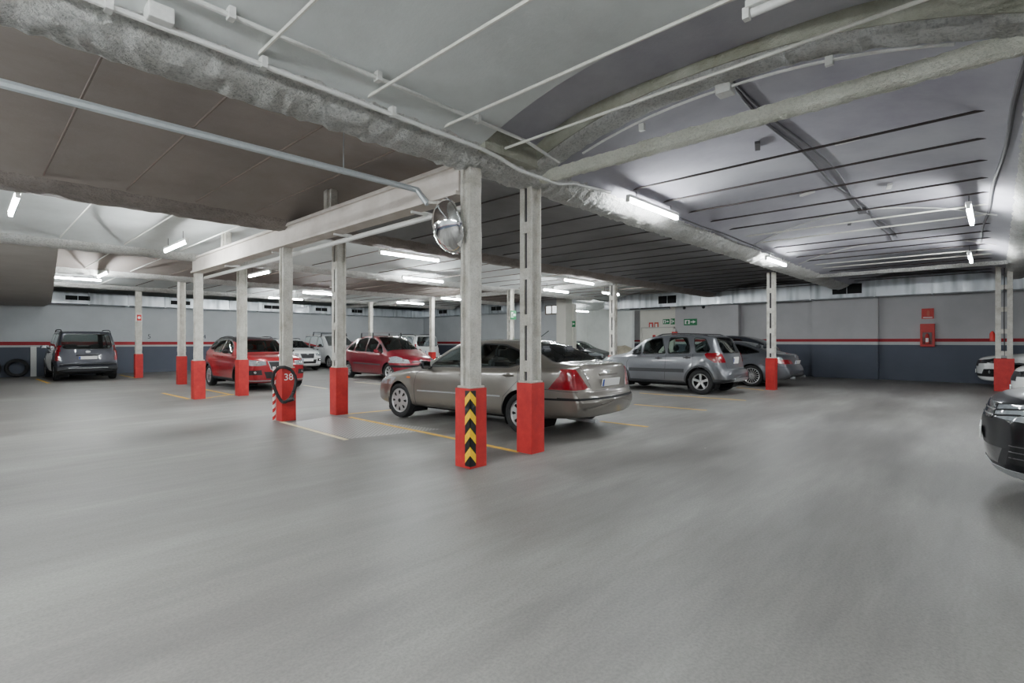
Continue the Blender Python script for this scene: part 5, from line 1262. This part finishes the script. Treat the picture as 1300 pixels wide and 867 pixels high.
def put(sp, label, ref, pos, heading, pm, uv=None):
    """ref: 'rear'/'front' = hub of the wheel on the viewer's side, 'axle' = middle of rear axle, 'nose'/'tail' = centre of that end"""
    p = Vector(uv) if uv else Vector(G(*pos)); a = math.radians(heading); h = Vector((math.cos(a), math.sin(a)))
    n = Vector((-h.y, h.x)); n = n if n.x > 0 else -n; wb, fo, L = sp['wb'], sp['fo'], sp['L']; tr = sp['W']/2-0.03
    c = {'rear': p+h*wb/2+n*tr, 'front': p-h*wb/2+n*tr, 'axle': p+h*wb/2, 'nose': p-h*(fo+wb/2), 'tail': p+h*(L-fo-wb/2)}[ref]
    return build_car(sp, label, c.x, c.y, a, pm)
sal = put(SALOON, 'grey hatchback with red triangular tail lamps parked behind the two nearest pillars', 'rear', (0.125,7.78), 94.5, PT_SAL)
sal.scale = (1.035,1.03,1.01)
put(CROSS, 'grey crossover with dark roof rails and five-spoke wheels, right of the hatchback', 'rear', (4.95,13.6), 90, PT_GREY)
put(COUPE, 'steel grey coupe with many-spoke wheels partly behind the slotted pillar on the right', 'rear', (7.45,16.1), 90, PT_SIL)
put(DARKMPV, 'dark car whose roof shows above the steel grey coupe', 'tail', None, 90, PT_DK, uv=(16.7,1.5))
put(REDX, 'bright red crossover with black roof facing the viewer behind the pillars', 'rear', (-9.65,16.45), -90, PT_RED)
put(MPV, 'burgundy people carrier with silver roof bars behind the nose of the grey hatchback', 'rear', (-6.35,20.0), -90, PT_BURG)
put(VAN, 'dark grey glazed van seen from behind at the left wall', 'axle', (-15.65,18.95), 90, PT_DK)
put(WVAN, 'white van with black roof bars between the numbered pillar and its neighbour', 'front', (-9.5,26.8), -90, PT_WHT)
put(SMALLX, 'small white car nosing out between the red crossover and the white van', 'nose', (-9.6,24.3), -90, PT_WHT)
put(ESTV, 'white estate van with dark rear glass far behind the burgundy car', 'tail', None, 90, PT_WHT, uv=(14.5,19.4))
put(HATCH, 'black car showing beyond the rear window of the grey hatchback', 'nose', None, -90, PT_BLK, uv=(20.8,11.5))
put(HATCH, 'pale silver car in the passage left of the cream wall', 'nose', None, 180, PT_SKY, uv=(20.6,9.3))
put(BLACKX, 'glossy black car nosing into view at the right edge', 'nose', None, 90, PT_BLK, uv=(2.95,-4.12))
put(WHITEX, 'white crossover behind the twin pillar at the right wall', 'nose', None, 90, PT_WHT, uv=(17.75,-3.75))
put(WHITEX, 'white car squeezed between the black car and the twin pillar', 'nose', None, 90, PT_WHT, uv=(10.1,-4.42))
# covered motorcycle
bm = B(); bmesh.ops.create_icosphere(bm, subdivisions=4, radius=1)
for v in bm.verts:
    x, y, z = v.co; h = 1.0 if abs(y) < 0.5 else 0.8
    k = 1+0.06*math.sin(9*math.atan2(y,x))*(1-abs(z)); top = 1.22-0.25*abs(y)+0.12*math.exp(-((y-0.5)/0.2)**2)
    v.co = Vector((x*0.30*k, y*0.85*k, max(0.0, (z*0.5+0.5)**0.6*top)))
o = obj('covered_motorcycle', bm, M['cover'], None, True); o.location = (19.0,9.45,0.0); tag(o, 'beige cloth covered motorcycle between the black car and the slotted pillar', 'motorcycle')

# ------------------------------------------------------------------ camera, colour management
cam = bpy.data.cameras.new('camera'); cam.lens = 36*656/1300; cam.sensor_width = 36; cam.clip_end = 200
co = bpy.data.objects.new('camera', cam); COL.objects.link(co)
gx = G(0,0); co.location = (gx[0], gx[1], 1.4)
fwd = (_d1[1], _d2[1]); co.rotation_euler = (PI/2, 0, math.atan2(fwd[1], fwd[0])-PI/2)
scn.camera = co
w = bpy.data.worlds.new('world'); scn.world = w; w.use_nodes = True
w.node_tree.nodes['Background'].inputs[0].default_value = (0.5,0.52,0.55,1); w.node_tree.nodes['Background'].inputs[1].default_value = 0.3
scn.view_settings.view_transform = 'AgX'; scn.view_settings.look = 'None'; scn.view_settings.exposure = 0.36
scn.cycles.max_bounces = 8; scn.cycles.diffuse_bounces = 5; scn.cycles.transparent_max_bounces = 12
scn.cycles.use_denoising = True
